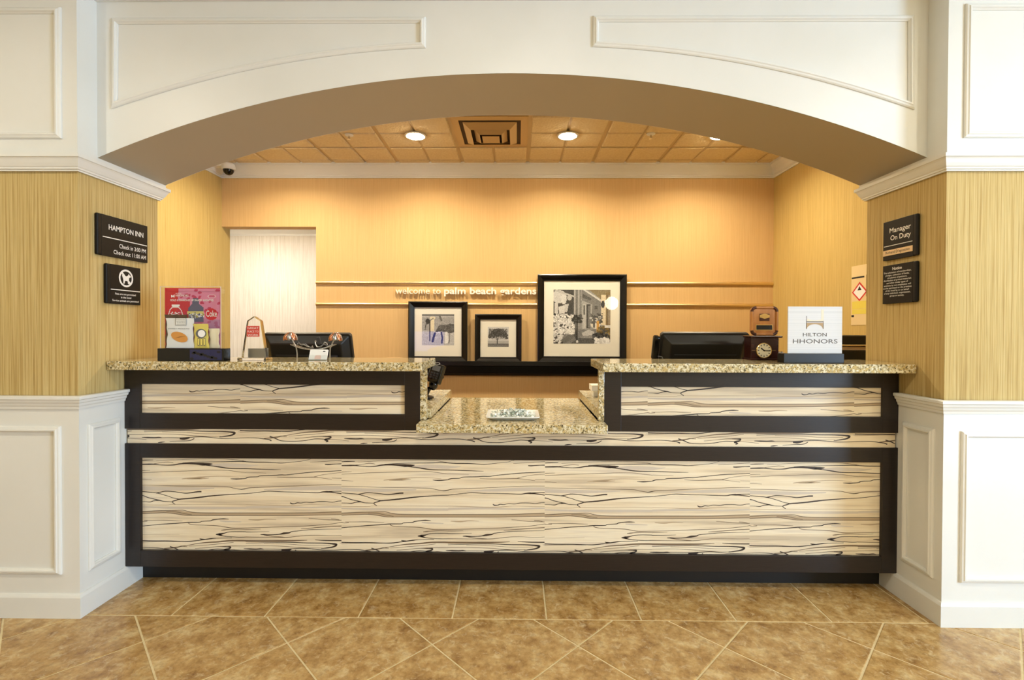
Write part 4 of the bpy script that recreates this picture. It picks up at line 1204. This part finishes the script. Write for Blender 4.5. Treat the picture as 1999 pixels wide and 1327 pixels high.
for q0, q1 in ((e0 - .0012, e0 + .0012), (e1 - .0012, e1 + .0012)):
    MB().box(q0, q1, ya - .0006, ya + .0024, zt_base, zt + .0012).build('acrylic_edge', 'edge', t)
MB().box(e0 + .0012, e1 - .0012, ya - .0006, ya + .0024, zt - .0006, zt + .0012).build('acrylic_edge', 'edge', t)
def pouch(name, label, px0, px1, py0, py1, y, m, thick=.012, lean=0, group=None):
    a, b = P(px0, py1, y), P(px1, py0, y)
    a.z = zt_base + .001
    th = thing(name, label, 'snack bag', ((a.x + b.x) / 2, y, a.z), group)
    N = 9
    mb = MB()
    vs, fs = [], []
    for sgn in (1, -1):
        for j in range(N + 1):
            for i in range(N + 1):
                u, v = i / N, j / N
                bul = (math.sin(math.pi * u) ** .6) * (math.sin(math.pi * v) ** .5 if 0 < v < 1 else 0)
                wob = .0012 * math.sin(7 * v + 2 * u + px0) * (1 - bul)
                pin = .010 * math.sin(math.pi * v)
                x = a.x + (b.x - a.x) * u + pin * (.5 - u) * .9 + lean * v + .002 * math.sin(17 * v)
                vs.append((x, y - sgn * (thick * bul + .0006) + wob, a.z + (b.z - a.z) * v))
    n = (N + 1) ** 2
    for j in range(N):
        for i in range(N):
            q = j * (N + 1) + i
            fs += [(q, q + 1, q + N + 2, q + N + 1), (n + q, n + q + N + 1, n + q + N + 2, n + q + 1)]
    th = mb.add(vs, fs).build('pouch', m, th, smooth=True, fix=False)
    f = Fr((a.x, y - thick - .0016, a.z), (1, 0, 0), (0, 0, 1), (0, -1, 0))
    return th, f, b.x - a.x, b.z - a.z
th, f, w, h = pouch('snack_bag', 'brown snack bag tucked behind the white crisp bag', 322, 366, 614, 680, yf + .0285, 'bag_brown', .0025)
th, f, w, h = pouch('snack_bag', 'white crisp bag printed with an orange sweet potato chip', 325, 379, 621, 680, yf + .0195, 'bag_white', .004)
bar(th, f, w * .36, w * .74, h * .76, h * 1.0, 'paperw', 'label_panel', .0004)
for i, s in enumerate(('FOOD', 'SHOULD', 'TASTE', 'GOOD')):
    text(s, f, w * .40, w * .70, h * (.935 - i * .052), .0045, 'ink', th, c=.0008)
for a0, a1, b0_, b1_ in ((.36, .74, .755, .762), (.36, .74, .995, 1.002), (.36, .368, .755, 1.0), (.732, .74, .755, 1.0)):
    bar(th, f, w * a0, w * a1, h * b0_, h * b1_, 'ink', 'label_border', .0009)
text('SWEET POTATO', f, w * .10, w * .86, h * .63, .0055, 'mgrey', th, c=.0006)
poly_on(th, f, [(w * (.50 + .31 * math.cos(k * .349) * .95 + .06 * math.sin(k * .349)), h * (.37 + .15 * math.sin(k * .349) - .10 * math.cos(k * .349))) for k in range(18)], 'chip', 'chip_print', .0004)
M['chipd'] = mat('dark_chip_edge', (150, 96, 40), .5)
poly_on(th, f, [(w * .32, h * .33), (w * .52, h * .385), (w * .76, h * .40), (w * .5, h * .355)], 'chipd', 'chip_edge', .0008)
th, f, w, h = pouch('snack_bag', 'yellow snack bag with a grey drawing beside the white crisp bag', 379, 409, 632, 680, yf + .017, 'bag_yellow', .004, -.004)
poly_on(th, f, [(w * (.50 + .34 * math.cos(k * .35)), h * (.60 + .19 * math.sin(k * .35))) for k in range(18)], 'mgrey', 'drawing', .0004)
poly_on(th, f, [(w * (.54 + .24 * math.cos(k * .35)), h * (.60 + .15 * math.sin(k * .35))) for k in range(18)], 'paperw', 'drawing', .0008)
for i in range(3):
    bar(th, f, w * (.28 + i * .19), w * (.40 + i * .19), h * .10, h * .42, 'mgrey', 'drawing', .0004); bar(th, f, w * (.30 + i * .19), w * (.38 + i * .19), h * .13, h * .39, 'bag_yellow', 'drawing', .0008)
pouch('snack_packet', 'plain cream snack packet at the end of the acrylic display', 408, 429, 641, 680, yf + .029, 'bag_cream', .003)

# --- glass award
a, b = at_px(470, 703), at_px(527, 703)
yc = 2.30
x0, x1 = P(474, 700, yc).x, P(522, 700, yc).x
t = thing('glass_award', 'clear obelisk award with red badge beside the snack display', 'trophy', ((x0 + x1) / 2, yc, ZL))
M['award'] = NT('clear_award_glass').m
_k = M['award'].node_tree.nodes['Principled BSDF']
_k.inputs['Base Color'].default_value = (.98, .98, .97, 1); _k.inputs['Transmission Weight'].default_value = 1; _k.inputs['Roughness'].default_value = .03; _k.inputs['IOR'].default_value = 1.3
MB().box(x0 - .010, x1 + .010, yc - .03, yc + .03, ZL, ZL + .012).build('base', 'award', t, bevel=.002)
zt = P(496, 617, yc).z; zs = P(496, 626, yc).z
xm = (x0 + x1) / 2
tw = (P(509, 626, yc).x - P(482, 626, yc).x) / 2
fr = Fr((xm, yc, 0), (1, 0, 0), (0, 0, 1), (0, -1, 0))
hw = (x1 - x0) / 2
MB().prism([(-hw, ZL + .012), (hw, ZL + .012), (tw, zs), (0, zt), (-tw, zs)], fr, -.012, .012).build('obelisk', 'award', t, bevel=.003)
bz0, bz1 = P(496, 657, yc).z, P(496, 636, yc).z
M['award_red'] = mat('red_badge', (206, 70, 56), .4)
bar(t, Fr((xm, yc - .0125, 0), (1, 0, 0), (0, 0, 1), (0, -1, 0)), -tw * .98, tw * .85, bz0, bz1, 'award_red', 'badge', .0008)
fb = Fr((xm, yc - .0136, 0), (1, 0, 0), (0, 0, 1), (0, -1, 0))
for i, s in enumerate(('GREAT', 'PLACE TO', 'WORK')):
    text(s, fb, -tw * .85, tw * .72, bz1 - .015 - i * .0165, .010, 'sign_txt', t)
MB().box(x0 + .018, x1 - .006, yc + .02, yc + .024, ZL + .012, ZL + .055).build('name_plate', 'steel', t)

# --- monitors
def monitor(name, label, pxl, pxr, pyt, Y, zdesk, tilt=18, lit=True, extra=None):
    a, b = P(pxl, pyt, Y), P(pxr, pyt, Y)
    w = b.x - a.x
    h = w * .60
    ti = math.radians(tilt)
    t = thing(name, label, 'monitor', ((a.x + b.x) / 2, Y + .10, zdesk))
    v = Vector((0, -math.sin(ti), math.cos(ti))); n = Vector((0, -math.cos(ti), -math.sin(ti)))
    o = Vector((a.x, Y, a.z)) - v * h
    f = Fr(o, (1, 0, 0), v, n)
    pr = [(0, 0), (w, 0), (w, h - .012), (w - .012, h), (.012, h), (0, h - .012)]
    MB().prism(pr, f, -.030, 0).build('bezel', 'black', t, bevel=.004)
    vs = [f(x, y, c) for c, e in ((0, .012), (.035, .05)) for x, y in ((e, e), (w - e, e), (w - e, h - e), (e, h - e))]
    bh = MB().add(vs, [(4, 5, 6, 7)] + [(i, (i + 1) % 4, 4 + (i + 1) % 4, 4 + i) for i in range(4)]).build('back_housing', 'black', t, bevel=.006)
    MB().add([f(.012, .016, -.0306), f(.012, h - .016, -.0306), f(w - .012, h - .016, -.0306), f(w - .012, .016, -.0306)], [(0, 1, 2, 3)]).build('screen', 'screen' if lit else 'black_g', t, fix=False)
    for k in (.0, .028):
        MB().obox(f.o, f.u, f.v, f.n, .075, w - .075, h * .60 - k, h * .60 - k + .006, .034, .037).build('vent_ridge', 'dgrey', bh)
    cxm = w / 2
    MB().obox(f.o, f.u, f.v, f.n, cxm - .055, cxm + .055, h * .22, h * .52, .035, .048).build('stand_mount', 'dgrey', t, bevel=.004)
    p = f(cxm, h * .32, .05)
    MB().tube([p, p + Vector((0, -.02, -.04)), (p.x, p.y - .005, zdesk + .01)], [.022, .022, .026]).build('stand_neck', 'black', t, smooth=True)
    MB().lathe([(.11, 0), (.11, .008), (.05, .014), (.02, .02)], (p.x, p.y, zdesk)).build('stand_base', 'black', t, smooth=True)
    return t, f, w, h
t, f, w, h = monitor('computer_monitor', 'black computer monitor seen from behind, partly hidden by metal flowers', 512, 684, 651, 2.74, .8602)
MB().obox(f.o, f.u, f.v, f.n, w * .70, w * .86, h * .1, h * .62, .036, .052).build('cable_cover', 'dgrey', t, bevel=.008)
t, f, w, h = monitor('computer_monitor', 'black computer monitor seen from behind beside the mantel clock', 1291, 1465, 650, 2.70, .8602, lit=False)
MB().obox(f.o, f.u, f.v, f.n, -.040, -.004, h * .46, h * .94, -.028, .012).build('card_reader', 'black_g', t, bevel=.012, segs=3)
MB().tube([f(-.01, h * .55, .012), f(.01, h * .55, .02), f(.03, h * .42, .022), f(.035, h * .1, .022)], .003).build('cable', 'mgrey', t, smooth=True)

# --- metal flower holder
yc = 2.36
zb = ZL
fl_ = [(P(567, 655, yc), P(580, 701, yc)), (P(655, 656, yc), P(644, 701, yc))]
t = thing('flower_holder', 'metal desk holder of two drooping copper and silver flowers with a wire basket', 'ornament', ((fl_[0][1].x + fl_[1][1].x) / 2, yc, ZL))
for (hd_, ft), s in zip(fl_, (1, -1)):
    base = Vector((ft.x, yc, ZL))
    mid = (hd_ + base) / 2 + Vector((s * .012, 0, 0))
    stem = MB().tube([base, base + Vector((0, 0, .03)), mid, hd_ + Vector((s * .004, 0, -.008)), hd_], .0035).build('stem', 'steel', t, smooth=True)
    for k in range(8):
        ang = 2 * math.pi * k / 8 + .2
        dx, dy = math.cos(ang), math.sin(ang)
        vs, fs = [], []
        for j, (r, z, wd) in enumerate(((.004, .012, .004), (.014, .011, .010), (.025, .000, .012), (.031, -.014, .010), (.033, -.025, .003))):
            for side in (-1, 0, 1):
                vs.append(hd_ + Vector((dx * r - dy * wd * side, dy * r + dx * wd * side, z + .004 - (.003 if side else 0))))
        for j in range(4):
            for i in range(2):
                q = j * 3 + i
                fs.append((q, q + 1, q + 4, q + 3))
        ob = MB().add(vs, fs).build('petal', 'copper' if k % 2 else 'steel', stem, smooth=True, fix=False)
        sm = ob.modifiers.new('thick', 'SOLIDIFY'); sm.thickness = .0012
    MB().ball(hd_ + Vector((0, 0, .014)), .005, .005, .004, 10, 6).build('bud', 'steel', stem, smooth=True)
# basket wires between the stems
bl, br = P(571, 672, yc), P(653, 672, yc)
zmid = P(612, 683, yc).z
def arcpts(y, sag): return [Vector((bl.x + (br.x - bl.x) * i / 14, y, bl.z + (zmid - bl.z) * (1 - (2 * i / 14 - 1) ** 2) * sag)) for i in range(15)]
for dy, sag in ((-.022, .9), (0, 1.0), (.022, .9)):
    MB().tube(arcpts(yc + dy, sag), .0022, 6).build('basket_wire', 'steel', t, smooth=True)
for i in range(2, 13, 2):
    a = arcpts(yc - .022, .9)[i]; b = arcpts(yc, 1.0)[i]; c = arcpts(yc + .022, .9)[i]
    MB().tube([a, b, c], .0014, 5).build('basket_rib', 'steel', t)
# wire figures lying in the basket: a coil of charging cables
t2 = thing('cable_bundle', 'tangled grey charging cables lying in the wire basket of the flower holder', 'cables', (P(612, 676, yc).x, yc, P(612, 680, yc).z))
def wire(px, m='mgrey', r=.0028):
    MB().tube([P(x, y, yc + dy) for x, y, dy in px], r, 6).build('cable', m, t2, smooth=True)
wire([(581, 672, -.005), (583, 667, 0), (586, 672, .004), (592, 672, 0), (600, 676, -.004), (607, 678, .002), (610, 675, .004), (611, 679, -.002)], 'steel')
wire([(588, 675, .006), (596, 671, .004), (603, 677, 0), (609, 679, -.006)])
wire([(615, 666, 0), (616, 672, 0), (619, 677, 0), (626, 677, .004), (630, 673, .004), (634, 668, .002), (638, 670, 0), (639, 673, 0)], 'steel')
wire([(624, 677, -.004), (628, 674, 0), (633, 672, .005), (640, 675, .004), (644, 673, 0)])
p = P(623, 665, yc)
MB().obox(p, (.97, 0, .25), (-.25, 0, .97), (0, -1, 0), -.008, .008, -.018, .018, -.004, .004).build('plug', 'dgrey', t2, bevel=.002)
MB().ball(P(616, 666, yc), .005, .004, .004, 8, 6).build('connector', 'steel', t2)

# --- business cards
yc = 2.31
x0, x1 = P(602, 702, yc).x, P(638, 702, yc).x
t = thing('card_holder', 'clear business card holder with white cards under the flower holder', 'card holder', ((x0 + x1) / 2, yc, ZL))
hl = math.radians(25)
v = Vector((0, math.sin(hl), math.cos(hl)))
f = Fr((x0, yc - .004, ZL + .003), (1, 0, 0), v, Vector((0, -math.cos(hl), math.sin(hl))))
w = x1 - x0
MB().obox(f.o, f.u, f.v, f.n, .002, w - .002, 0, .052, -.010, 0).build('card_stack', 'paperw', t)
poly_on(t, f, [(w * .8 + .007 * math.cos(k * .7), .042 + .003 * math.sin(k * .7)) for k in range(9)], 'ink', 'card_logo', .0005)
M['pinkp'] = mat('pale_pink_print', (238, 206, 196), .5)
poly_on(t, f, [(w * .34, .002), (w * .68, .002), (w * .68, .017), (w * .62, .022), (w * .4, .022), (w * .34, .017)], 'pinkp', 'card_print', .0005)
MB().obox(f.o, f.u, f.v, f.n, -.002, w + .002, -.002, .022, .001, .003).build('front_lip', 'acrylic', t)
MB().box(x0 - .004, x1 + .004, yc - .02, yc + .03, ZL, ZL + .0028).build('foot', 'acrylic', t)

# ================================================================== THINGS ON THE LEDGE WITH THE CLOCK
# --- loyalty sign
y = 2.235
a, b = P(1530, 708, y), P(1648, 709, y)
t = thing('loyalty_sign', 'white loyalty programme sign with bronze emblem in a black base', 'sign', ((a.x + b.x) / 2, y + .02, ZL))
zb1 = P(1590, 690, y).z
MB().box(a.x, b.x, y, y + .055, ZL, zb1).build('base', 'black', t, bevel=.002)
pa0, pb0 = P(1538, 690, y + .02), P(1644.5, 598.5, y + .02)
panel = MB().box(pa0.x, pb0.x, y + .02, y + .026, zb1 - .01, pb0.z).build('panel', 'cardw', t)
t = panel
w, h = pb0.x - pa0.x, pb0.z - zb1
f = Fr((pa0.x, y + .02, zb1), (1, 0, 0), (0, 0, 1), (0, -1, 0))
text('HILTON', f, w * .275, w * .715, h * .365, h * .075, 'taupe', t, bold=.006)
text('HHONORS', f, w * .09, w * .915, h * .215, h * .095, 'taupe', t, bold=.004)
# emblem: an H whose lower half is an arch
ea, eb, e0, e1 = w * .335, w * .655, h * .52, h * .80
em = h * .655
mid = (ea + eb) / 2
poly_on(t, f, [(ea, e0), (ea + w * .012, e0)] + [(mid - (mid - ea - w * .012) * math.cos(k * math.pi / 12), e0 + (em - e0 - h * .03) * math.sin(k * math.pi / 12)) for k in range(13)] + [(eb, e0), (eb, em), (ea, em)], 'bronze', 'emblem', .0005)
poly_on(t, f, [(ea, em + h * .012), (eb, em + h * .012), (eb, em + h * .03), (ea, em + h * .03)], 'taupe', 'emblem', .0005)
bar(t, f, ea, ea + w * .008, e0, e1, 'taupe', 'emblem', .0005); bar(t, f, eb - w * .008, eb, e0, em + .01, 'bronze', 'emblem', .0005)
M['pale'] = mat('pale_gold_print', (226, 216, 190), .4)
bar(t, f, eb - w * .045, eb, em + h * .03, e1 + h * .14, 'pale', 'emblem', .0005)
pts = [(ea + w * .012, em + h * .03)] + [(mid + (eb - ea) * .42 * math.cos(k * math.pi / 10), e1 - h * .045 - h * .05 * math.sin(k * math.pi / 10)) for k in range(10, -1, -1)] + [(eb - w * .05, em + h * .03)]
poly_on(t, f, pts, 'pale', 'emblem', .0004)

# --- clock
y = 2.44
a, b = P(1466, 700, y), P(1520, 700, y)
zt = P(1490, 659, y).z
t = thing('mantel_clock', 'dark mahogany mantel clock with cream dial under the wooden plaque', 'clock', ((a.x + b.x) / 2, y + .04, ZL))
MB().box(a.x, b.x, y, y + .075, ZL + .010, zt).build('case', 'mahogany', t, bevel=.002)
MB().box(a.x - .006, b.x + .006, y - .006, y + .08, ZL, ZL + .010).build('plinth', 'mahogany', t, bevel=.002)
MB().box(a.x - .004, b.x + .016, y - .008, y + .082, zt, zt + .010).build('top_moulding', 'mahogany', t, bevel=.003)
dc_ = P(1491, 684, y)
r = (P(1505.5, 684, y).x - P(1477, 684, y).x) / 2
MB().lathe([(r * 1.06, 0), (r * 1.06, .004), (r * .98, .006), (r * .97, .002)], (dc_.x, y, dc_.z), (0, -1, 0), 32).build('dial_bezel', 'brass', t, smooth=True)
dl = MB().lathe([(r * .97, 0), (r * .97, .003), (.001, .003)], (dc_.x, y, dc_.z), (0, -1, 0), 32).build('dial', 'dial', t)
f = Fr((dc_.x, y - .003, dc_.z), (1, 0, 0), (0, 0, 1), (0, -1, 0))
for k in range(12):
    an = math.radians(30 * k)
    u = Vector((math.sin(an), 0, math.cos(an))); vv = Vector((math.cos(an), 0, -math.sin(an)))
    MB().obox(f.o, vv, u, (0, -1, 0), -r * .05, r * .05, r * .68, r * .90, .0004, .0010).build('hour_mark', 'ink', dl)
for hn, ang, ln, wd in (('hour_hand', 308, .55, .07), ('minute_hand', 92, .78, .05)):
    an = math.radians(ang)
    u = Vector((math.sin(an), 0, math.cos(an))); vv = Vector((math.cos(an), 0, -math.sin(an)))
    MB().obox(f.o, vv, u, (0, -1, 0), -r * wd, r * wd, -r * .12, r * ln, .0014, .0022).build(hn, 'ink', dl)
MB().tube([(dc_.x + .002, y - .003, dc_.z - r * 1.05), (dc_.x + .002, y - .003, ZL + .012)], .002).build('pendulum', 'brass', t)
for sx in (-1, 1):
    MB().box(dc_.x + sx * r * 1.15 - (.0 if sx > 0 else .018), dc_.x + sx * r * 1.15 + (.018 if sx > 0 else 0), y - .001, y, dc_.z, dc_.z + .0012).build('case_inlay', 'brass', t)
zp0 = zt + .0104

# --- plaque
y = 2.45
a, b = P(1467, 655, y), P(1521, 598, y)
cxp = (a.x + b.x) / 2; hw = (b.x - a.x) / 2; hh = (b.z - zp0) / 2; czp = zp0 + hh
t = thing('award_plaque', 'honey oak plaque with rounded dark corners standing on the mantel clock', 'plaque', (cxp, y, zp0))
f = Fr((cxp, y + .012, czp), (1, 0, 0), (0, 0, 1), (0, -1, 0))
R_ = .026
def rr(hw, hh, R_, seg=6):
    pts = []
    for sx, sy, st in ((1, -1, -90), (1, 1, 0), (-1, 1, 90), (-1, -1, 180)):
        for k in range(seg + 1):
            an = math.radians(st + 90 * k / seg)
            pts.append((sx * (hw - R_) + R_ * math.cos(an), sy * (hh - R_) + R_ * math.sin(an)))
    return pts
MB().prism(rr(hw, hh, R_), f, -.008, .002).build('board', 'oak', t, smooth=False)
for nm, pth in (('frame_rail', [(-hw + R_, hh - .006), (hw - R_, hh - .006)]), ('frame_rail', [(-hw + R_, -hh + .006), (hw - R_, -hh + .006)]), ('frame_stile', [(-hw + .006, -hh + R_), (-hw + .006, hh - R_)]), ('frame_stile', [(hw - .006, -hh + R_), (hw - .006, hh - R_)])):
    MB().tube([f(p[0], p[1], .003) for p in pth], .007, 10).build(nm, 'oak', t, smooth=True)
for sx, sy, st in ((1, -1, -90), (1, 1, 0), (-1, 1, 90), (-1, -1, 180)):
    pts = [f(sx * (hw - R_) + (R_ - .006) * math.cos(math.radians(st + 90 * k / 6)), sy * (hh - R_) + (R_ - .006) * math.sin(math.radians(st + 90 * k / 6)), .003) for k in range(7)]
    MB().tube(pts, .0075, 10).build('corner_piece', 'walnut', t, smooth=True)
MB().obox(f.o, f.u, f.v, f.n, -hw * .36, hw * .36, hh * .02, hh * .50, .002, .006).build('badge_block', 'walnut', t, bevel=.001)
poly_on(t, f, [(-hw * .36, hh * .24), (-hw * .36, hh * .42), (-hw * .18, hh * .46), (0, hh * .52), (hw * .18, hh * .46), (hw * .36, hh * .42), (hw * .36, hh * .24), (hw * .18, hh * .2), (0, hh * .15), (-hw * .18, hh * .2)], 'brass', 'badge', .0066)
MB().obox(f.o, f.u, f.v, f.n, -hw * .64, hw * .62, -hh * .64, -hh * .24, .002, .0035).build('plate_border', 'brass', t)
MB().obox(f.o, f.u, f.v, f.n, -hw * .58, hw * .57, -hh * .60, -hh * .29, .0035, .0042).build('engraved_plate', 'ink', t)

# --- white stapled labels / plug block beside the clock
p0, p1 = P(1518, 697, 2.50), P(1530, 688, 2.50)
t = thing('plug_adapter', 'small white plug adapter between the mantel clock and the loyalty sign', 'adapter', ((p0.x + p1.x) / 2, 2.50, ZL))
MB().box(p0.x, p1.x, 2.49, 2.515, ZL, p1.z).build('body', 'paperw', t, bevel=.002)
for k in (.25, .7):
    MB().box(p0.x + (p1.x - p0.x) * k - .003, p0.x + (p1.x - p0.x) * k + .003, 2.497, 2.505, p1.z, p1.z + .005).build('prong', 'steel', t)

# --- printer behind the loyalty sign
y = 2.72
a, b = P(1640, 702, y), P(1700, 655, y)
t = thing('desk_printer', 'black desk printer standing behind the loyalty sign', 'printer', ((a.x + b.x) / 2 + .03, y + .15, .8602))
x0, x1 = a.x, a.x + .40
MB().box(x0, x1, y, y + .28, .8604, 1.13).build('body', 'black', t, bevel=.008)
MB().box(x0, x1, y + .02, y + .28, 1.162, b.z).build('lid', 'black', t, bevel=.006)
MB().box(x0 + .02, x1, y + .05, y + .26, 1.13, 1.15).build('paper_tray', 'cream', t)
MB().box(x0, x0 + .022, y + .02, y + .27, 1.13, 1.165).build('side_arm', 'black', t, bevel=.003)

# ================================================================== LOW COUNTER AND DESK
# --- plate of candies
zc = .8113
p0, p1 = PZ(948, 822, zc), PZ(1054, 822, zc)
cx = (P(948, 815, 2.245).x + P(1054, 815, 2.245).x) / 2
y0, y1 = 2.255, 2.465
wd = .127
t = thing('serving_plate', 'white rectangular porcelain plate piled with wrapped candies on the low counter', 'plate', (cx, (y0 + y1) / 2, zc))
def plate_row(hx, hy, z):
    return [(cx + sx * (hx - .012) + .012 * math.cos(math.radians(st + 30 * k)), (y0 + y1) / 2 + sy * (hy - .012) + .012 * math.sin(math.radians(st + 30 * k)), z)
            for sx, sy, st in ((1, -1, -90), (1, 1, 0), (-1, 1, 90), (-1, -1, 180)) for k in range(4)]
hy = (y1 - y0) / 2
rows = [plate_row(wd * .70, hy * .7, zc), plate_row(wd * .76, hy * .76, zc + .002), plate_row(wd, hy, zc + .016), plate_row(wd, hy, zc + .020), plate_row(wd * .95, hy * .95, zc + .0195), plate_row(wd * .74, hy * .72, zc + .007)]
n = 16
fs = [tuple(range(n))[::-1], tuple(5 * n + k for k in range(n))]
for i in range(5):
    fs += [(i * n + k, i * n + (k + 1) % n, (i + 1) * n + (k + 1) % n, (i + 1) * n + k) for k in range(n)]
MB().add([v for r in rows for v in r], fs).build('dish', 'porcelain', t, smooth=True)
def candy_mesh(m):
    mb = MB()
    mb.ball((0, 0, 0), .0085, .0062, .0055, 10, 6)
    for s in (-1, 1):
        vs = [(s * .007, 0, 0)] + [(s * .0165, .0075 * math.cos(k * math.pi / 4), .005 * math.sin(k * math.pi / 4)) for k in range(8)]
        mb.add(vs, [(0, 1 + k, 1 + (k + 1) % 8) for k in range(8)])
    o = mb.build('wrapped_candy', m, smooth=True, fix=False)
    return o
protos = [candy_mesh('candy_w'), candy_mesh('candy_g')]
spots = []
rnd = random.Random(5)
for layer, (nx, ny, fx, fy) in enumerate(((9, 6, .82, .80), (7, 4, .62, .55), (4, 3, .40, .36))):
    for i in range(nx):
        for j in range(ny):
            spots.append((cx + wd * fx * ((i + .5) / nx * 2 - 1) + rnd.uniform(-.004, .004), (y0 + y1) / 2 + hy * fy * ((j + .5) / ny * 2 - 1) + rnd.uniform(-.004, .004), zc + .0150 + layer * .0085 + rnd.uniform(-.001, .001)))
for i, s in enumerate(spots):
    g = 1 if rnd.random() < .33 else 0
    pr = protos[g]
    o = pr if pr.get('used') is None else pr.copy()
    if pr.get('used') is None: pr['used'] = 1
    else: COL.objects.link(o)
    o.location = s
    o.rotation_euler = (rnd.uniform(-.3, .3), rnd.uniform(-.35, .35), rnd.uniform(0, 3.14))
    put(o, ('grey-green' if g else 'white') + ' twist-wrapped candy in the pile on the white plate', 'candy', ('grey-green' if g else 'white') + ' candies on the plate')
for o in COL.objects:
    if 'used' in o: del o['used']

# --- card terminal
y = 2.66
zd = .8602
bx = P(838, 760, y).x
t = thing('card_terminal', 'black card payment terminal on a stand at the end of the staff desk', 'card terminal', (bx, y, zd))
MB().lathe([(.045, 0), (.045, .008), (.018, .016), (.012, .02)], (bx - .02, y, zd), seg=20).build('stand_base', 'black', t, smooth=True)
pz = lambda px, py, dy=0: P(px, py, y + dy)
MB().tube([(bx - .02, y, zd + .015), pz(838, 758), pz(843, 748), pz(846, 738)], [.012, .013, .016, .018]).build('stand_arm', 'black_g', t, smooth=True)
MB().ball(pz(846, 750), .026, .022, .034, 14, 9).build('joint', 'black_g', t, smooth=True)
cc = pz(852, 728)
u = Vector((.80, -.45, -.15)).normalized(); v = Vector((-.05, .35, .93)).normalized(); v = (v - u * v.dot(u)).normalized(); nn = u.cross(v)
tb = MB().obox(cc, u, v, nn, -.042, .042, -.058, .050, -.020, .014).build('body', 'black_g', t, bevel=.008, segs=3)
MB().obox(cc, u, v, nn, -.026, .026, .010, .040, .014, .0152).build('display', 'mgrey', tb)
for i in range(3):
    for j in range(3):
        MB().obox(cc, u, v, nn, -.026 + i * .019, -.012 + i * .019, -.034 + j * .013, -.025 + j * .013, .014, .017).build('key', 'dgrey', tb)
ctr = pz(853, 710)
MB().tube([ctr + Vector((.016 * math.cos(k * .5236), .006 * math.sin(k * .5236), .006 * math.sin(k * .5236))) for k in range(13)], .0026, 6).build('paper_roll_ring', 'steel', t, smooth=True)
MB().obox(cc, u, v, nn, -.046, -.037, -.03, .03, -.010, .010).build('card_slot', 'mgrey', t, bevel=.002)
q = pz(862, 736)
MB().ball(q, .014, .014, .012, 12, 8).build('grip', 'black_g', t, smooth=True)
rc = P(838, 777, 2.60)
MB().tube([Vector((rc.x - .004 + .018 * math.cos(k * .45), 2.60 + .018 * math.sin(k * .45), zd + .004)) for k in range(13)], .003, 6).build('cord', 'black', t, smooth=True)

# --- white boxes on the other desk
x0 = P(1153, 775, 2.78).x
for i, (dx, z0, z1) in enumerate(((.010, .8602, .893), (0, .8934, .925))):
    b = thing('card_box', ('lower' if i == 0 else 'upper') + ' white carton of the small stack on the staff desk', 'box', (x0 + .06, 2.79, z0), 'white cartons on the staff desk')
    MB().box(x0 + dx, x0 + dx + .12, 2.74, 2.84, z0, z1 - .006).build('tray', 'paperw', b, bevel=.001)
    MB().box(x0 + dx - .001, x0 + dx + .121, 2.739, 2.841, z1 - .0058, z1).build('lid', 'matboard', b, bevel=.001)

# --- chair behind the counter
cxx, cyy = P(770, 700, 3.45).x, 3.30
ztop = P(770, 697, 3.45).z
t = thing('wooden_chair', 'tan wooden chair with curved top rail behind the counter', 'chair', (cxx, cyy, 0))
MB().box(cxx - .21, cxx + .21, cyy - .21, cyy + .20, .43, .48).build('seat', 'seatpad', t, bevel=.015, segs=3)
for sx in (-1, 1):
    MB().tube([(cxx + sx * .19, cyy - .19, 0), (cxx + sx * .18, cyy - .18, .435)], [.014, .019]).build('leg', 'chairwood', t, smooth=True)
    MB().tube([(cxx + sx * .19, cyy + .20, 0), (cxx + sx * .18, cyy + .17, .45)], [.014, .019]).build('leg', 'chairwood', t, smooth=True)
    MB().tube([(cxx + sx * .18, cyy + .17, .45), (cxx + sx * .155, cyy + .15, ztop - .07)], .015).build('back_post', 'chairwood', t, smooth=True)
n = 14
mb = MB()
prf = [(cxx - .18 + .36 * i / n, ztop - .045 + .045 * math.sin(math.pi * i / n) ** .7) for i in range(n + 1)]
mb.prism(prf + [(cxx + .18, ztop - .12), (cxx - .18, ztop - .12)], lambda a, b, c: (a, cyy + .14 + c, b), 0, .022)
mb.build('top_rail', 'chairwood', t, bevel=.004)
for k in (-.1, 0, .1):
    MB().tube([(cxx + k, cyy + .155, .47), (cxx + k, cyy + .15, ztop - .11)], .008).build('spindle', 'chairwood', t, smooth=True)
bpy.context.view_layer.update()
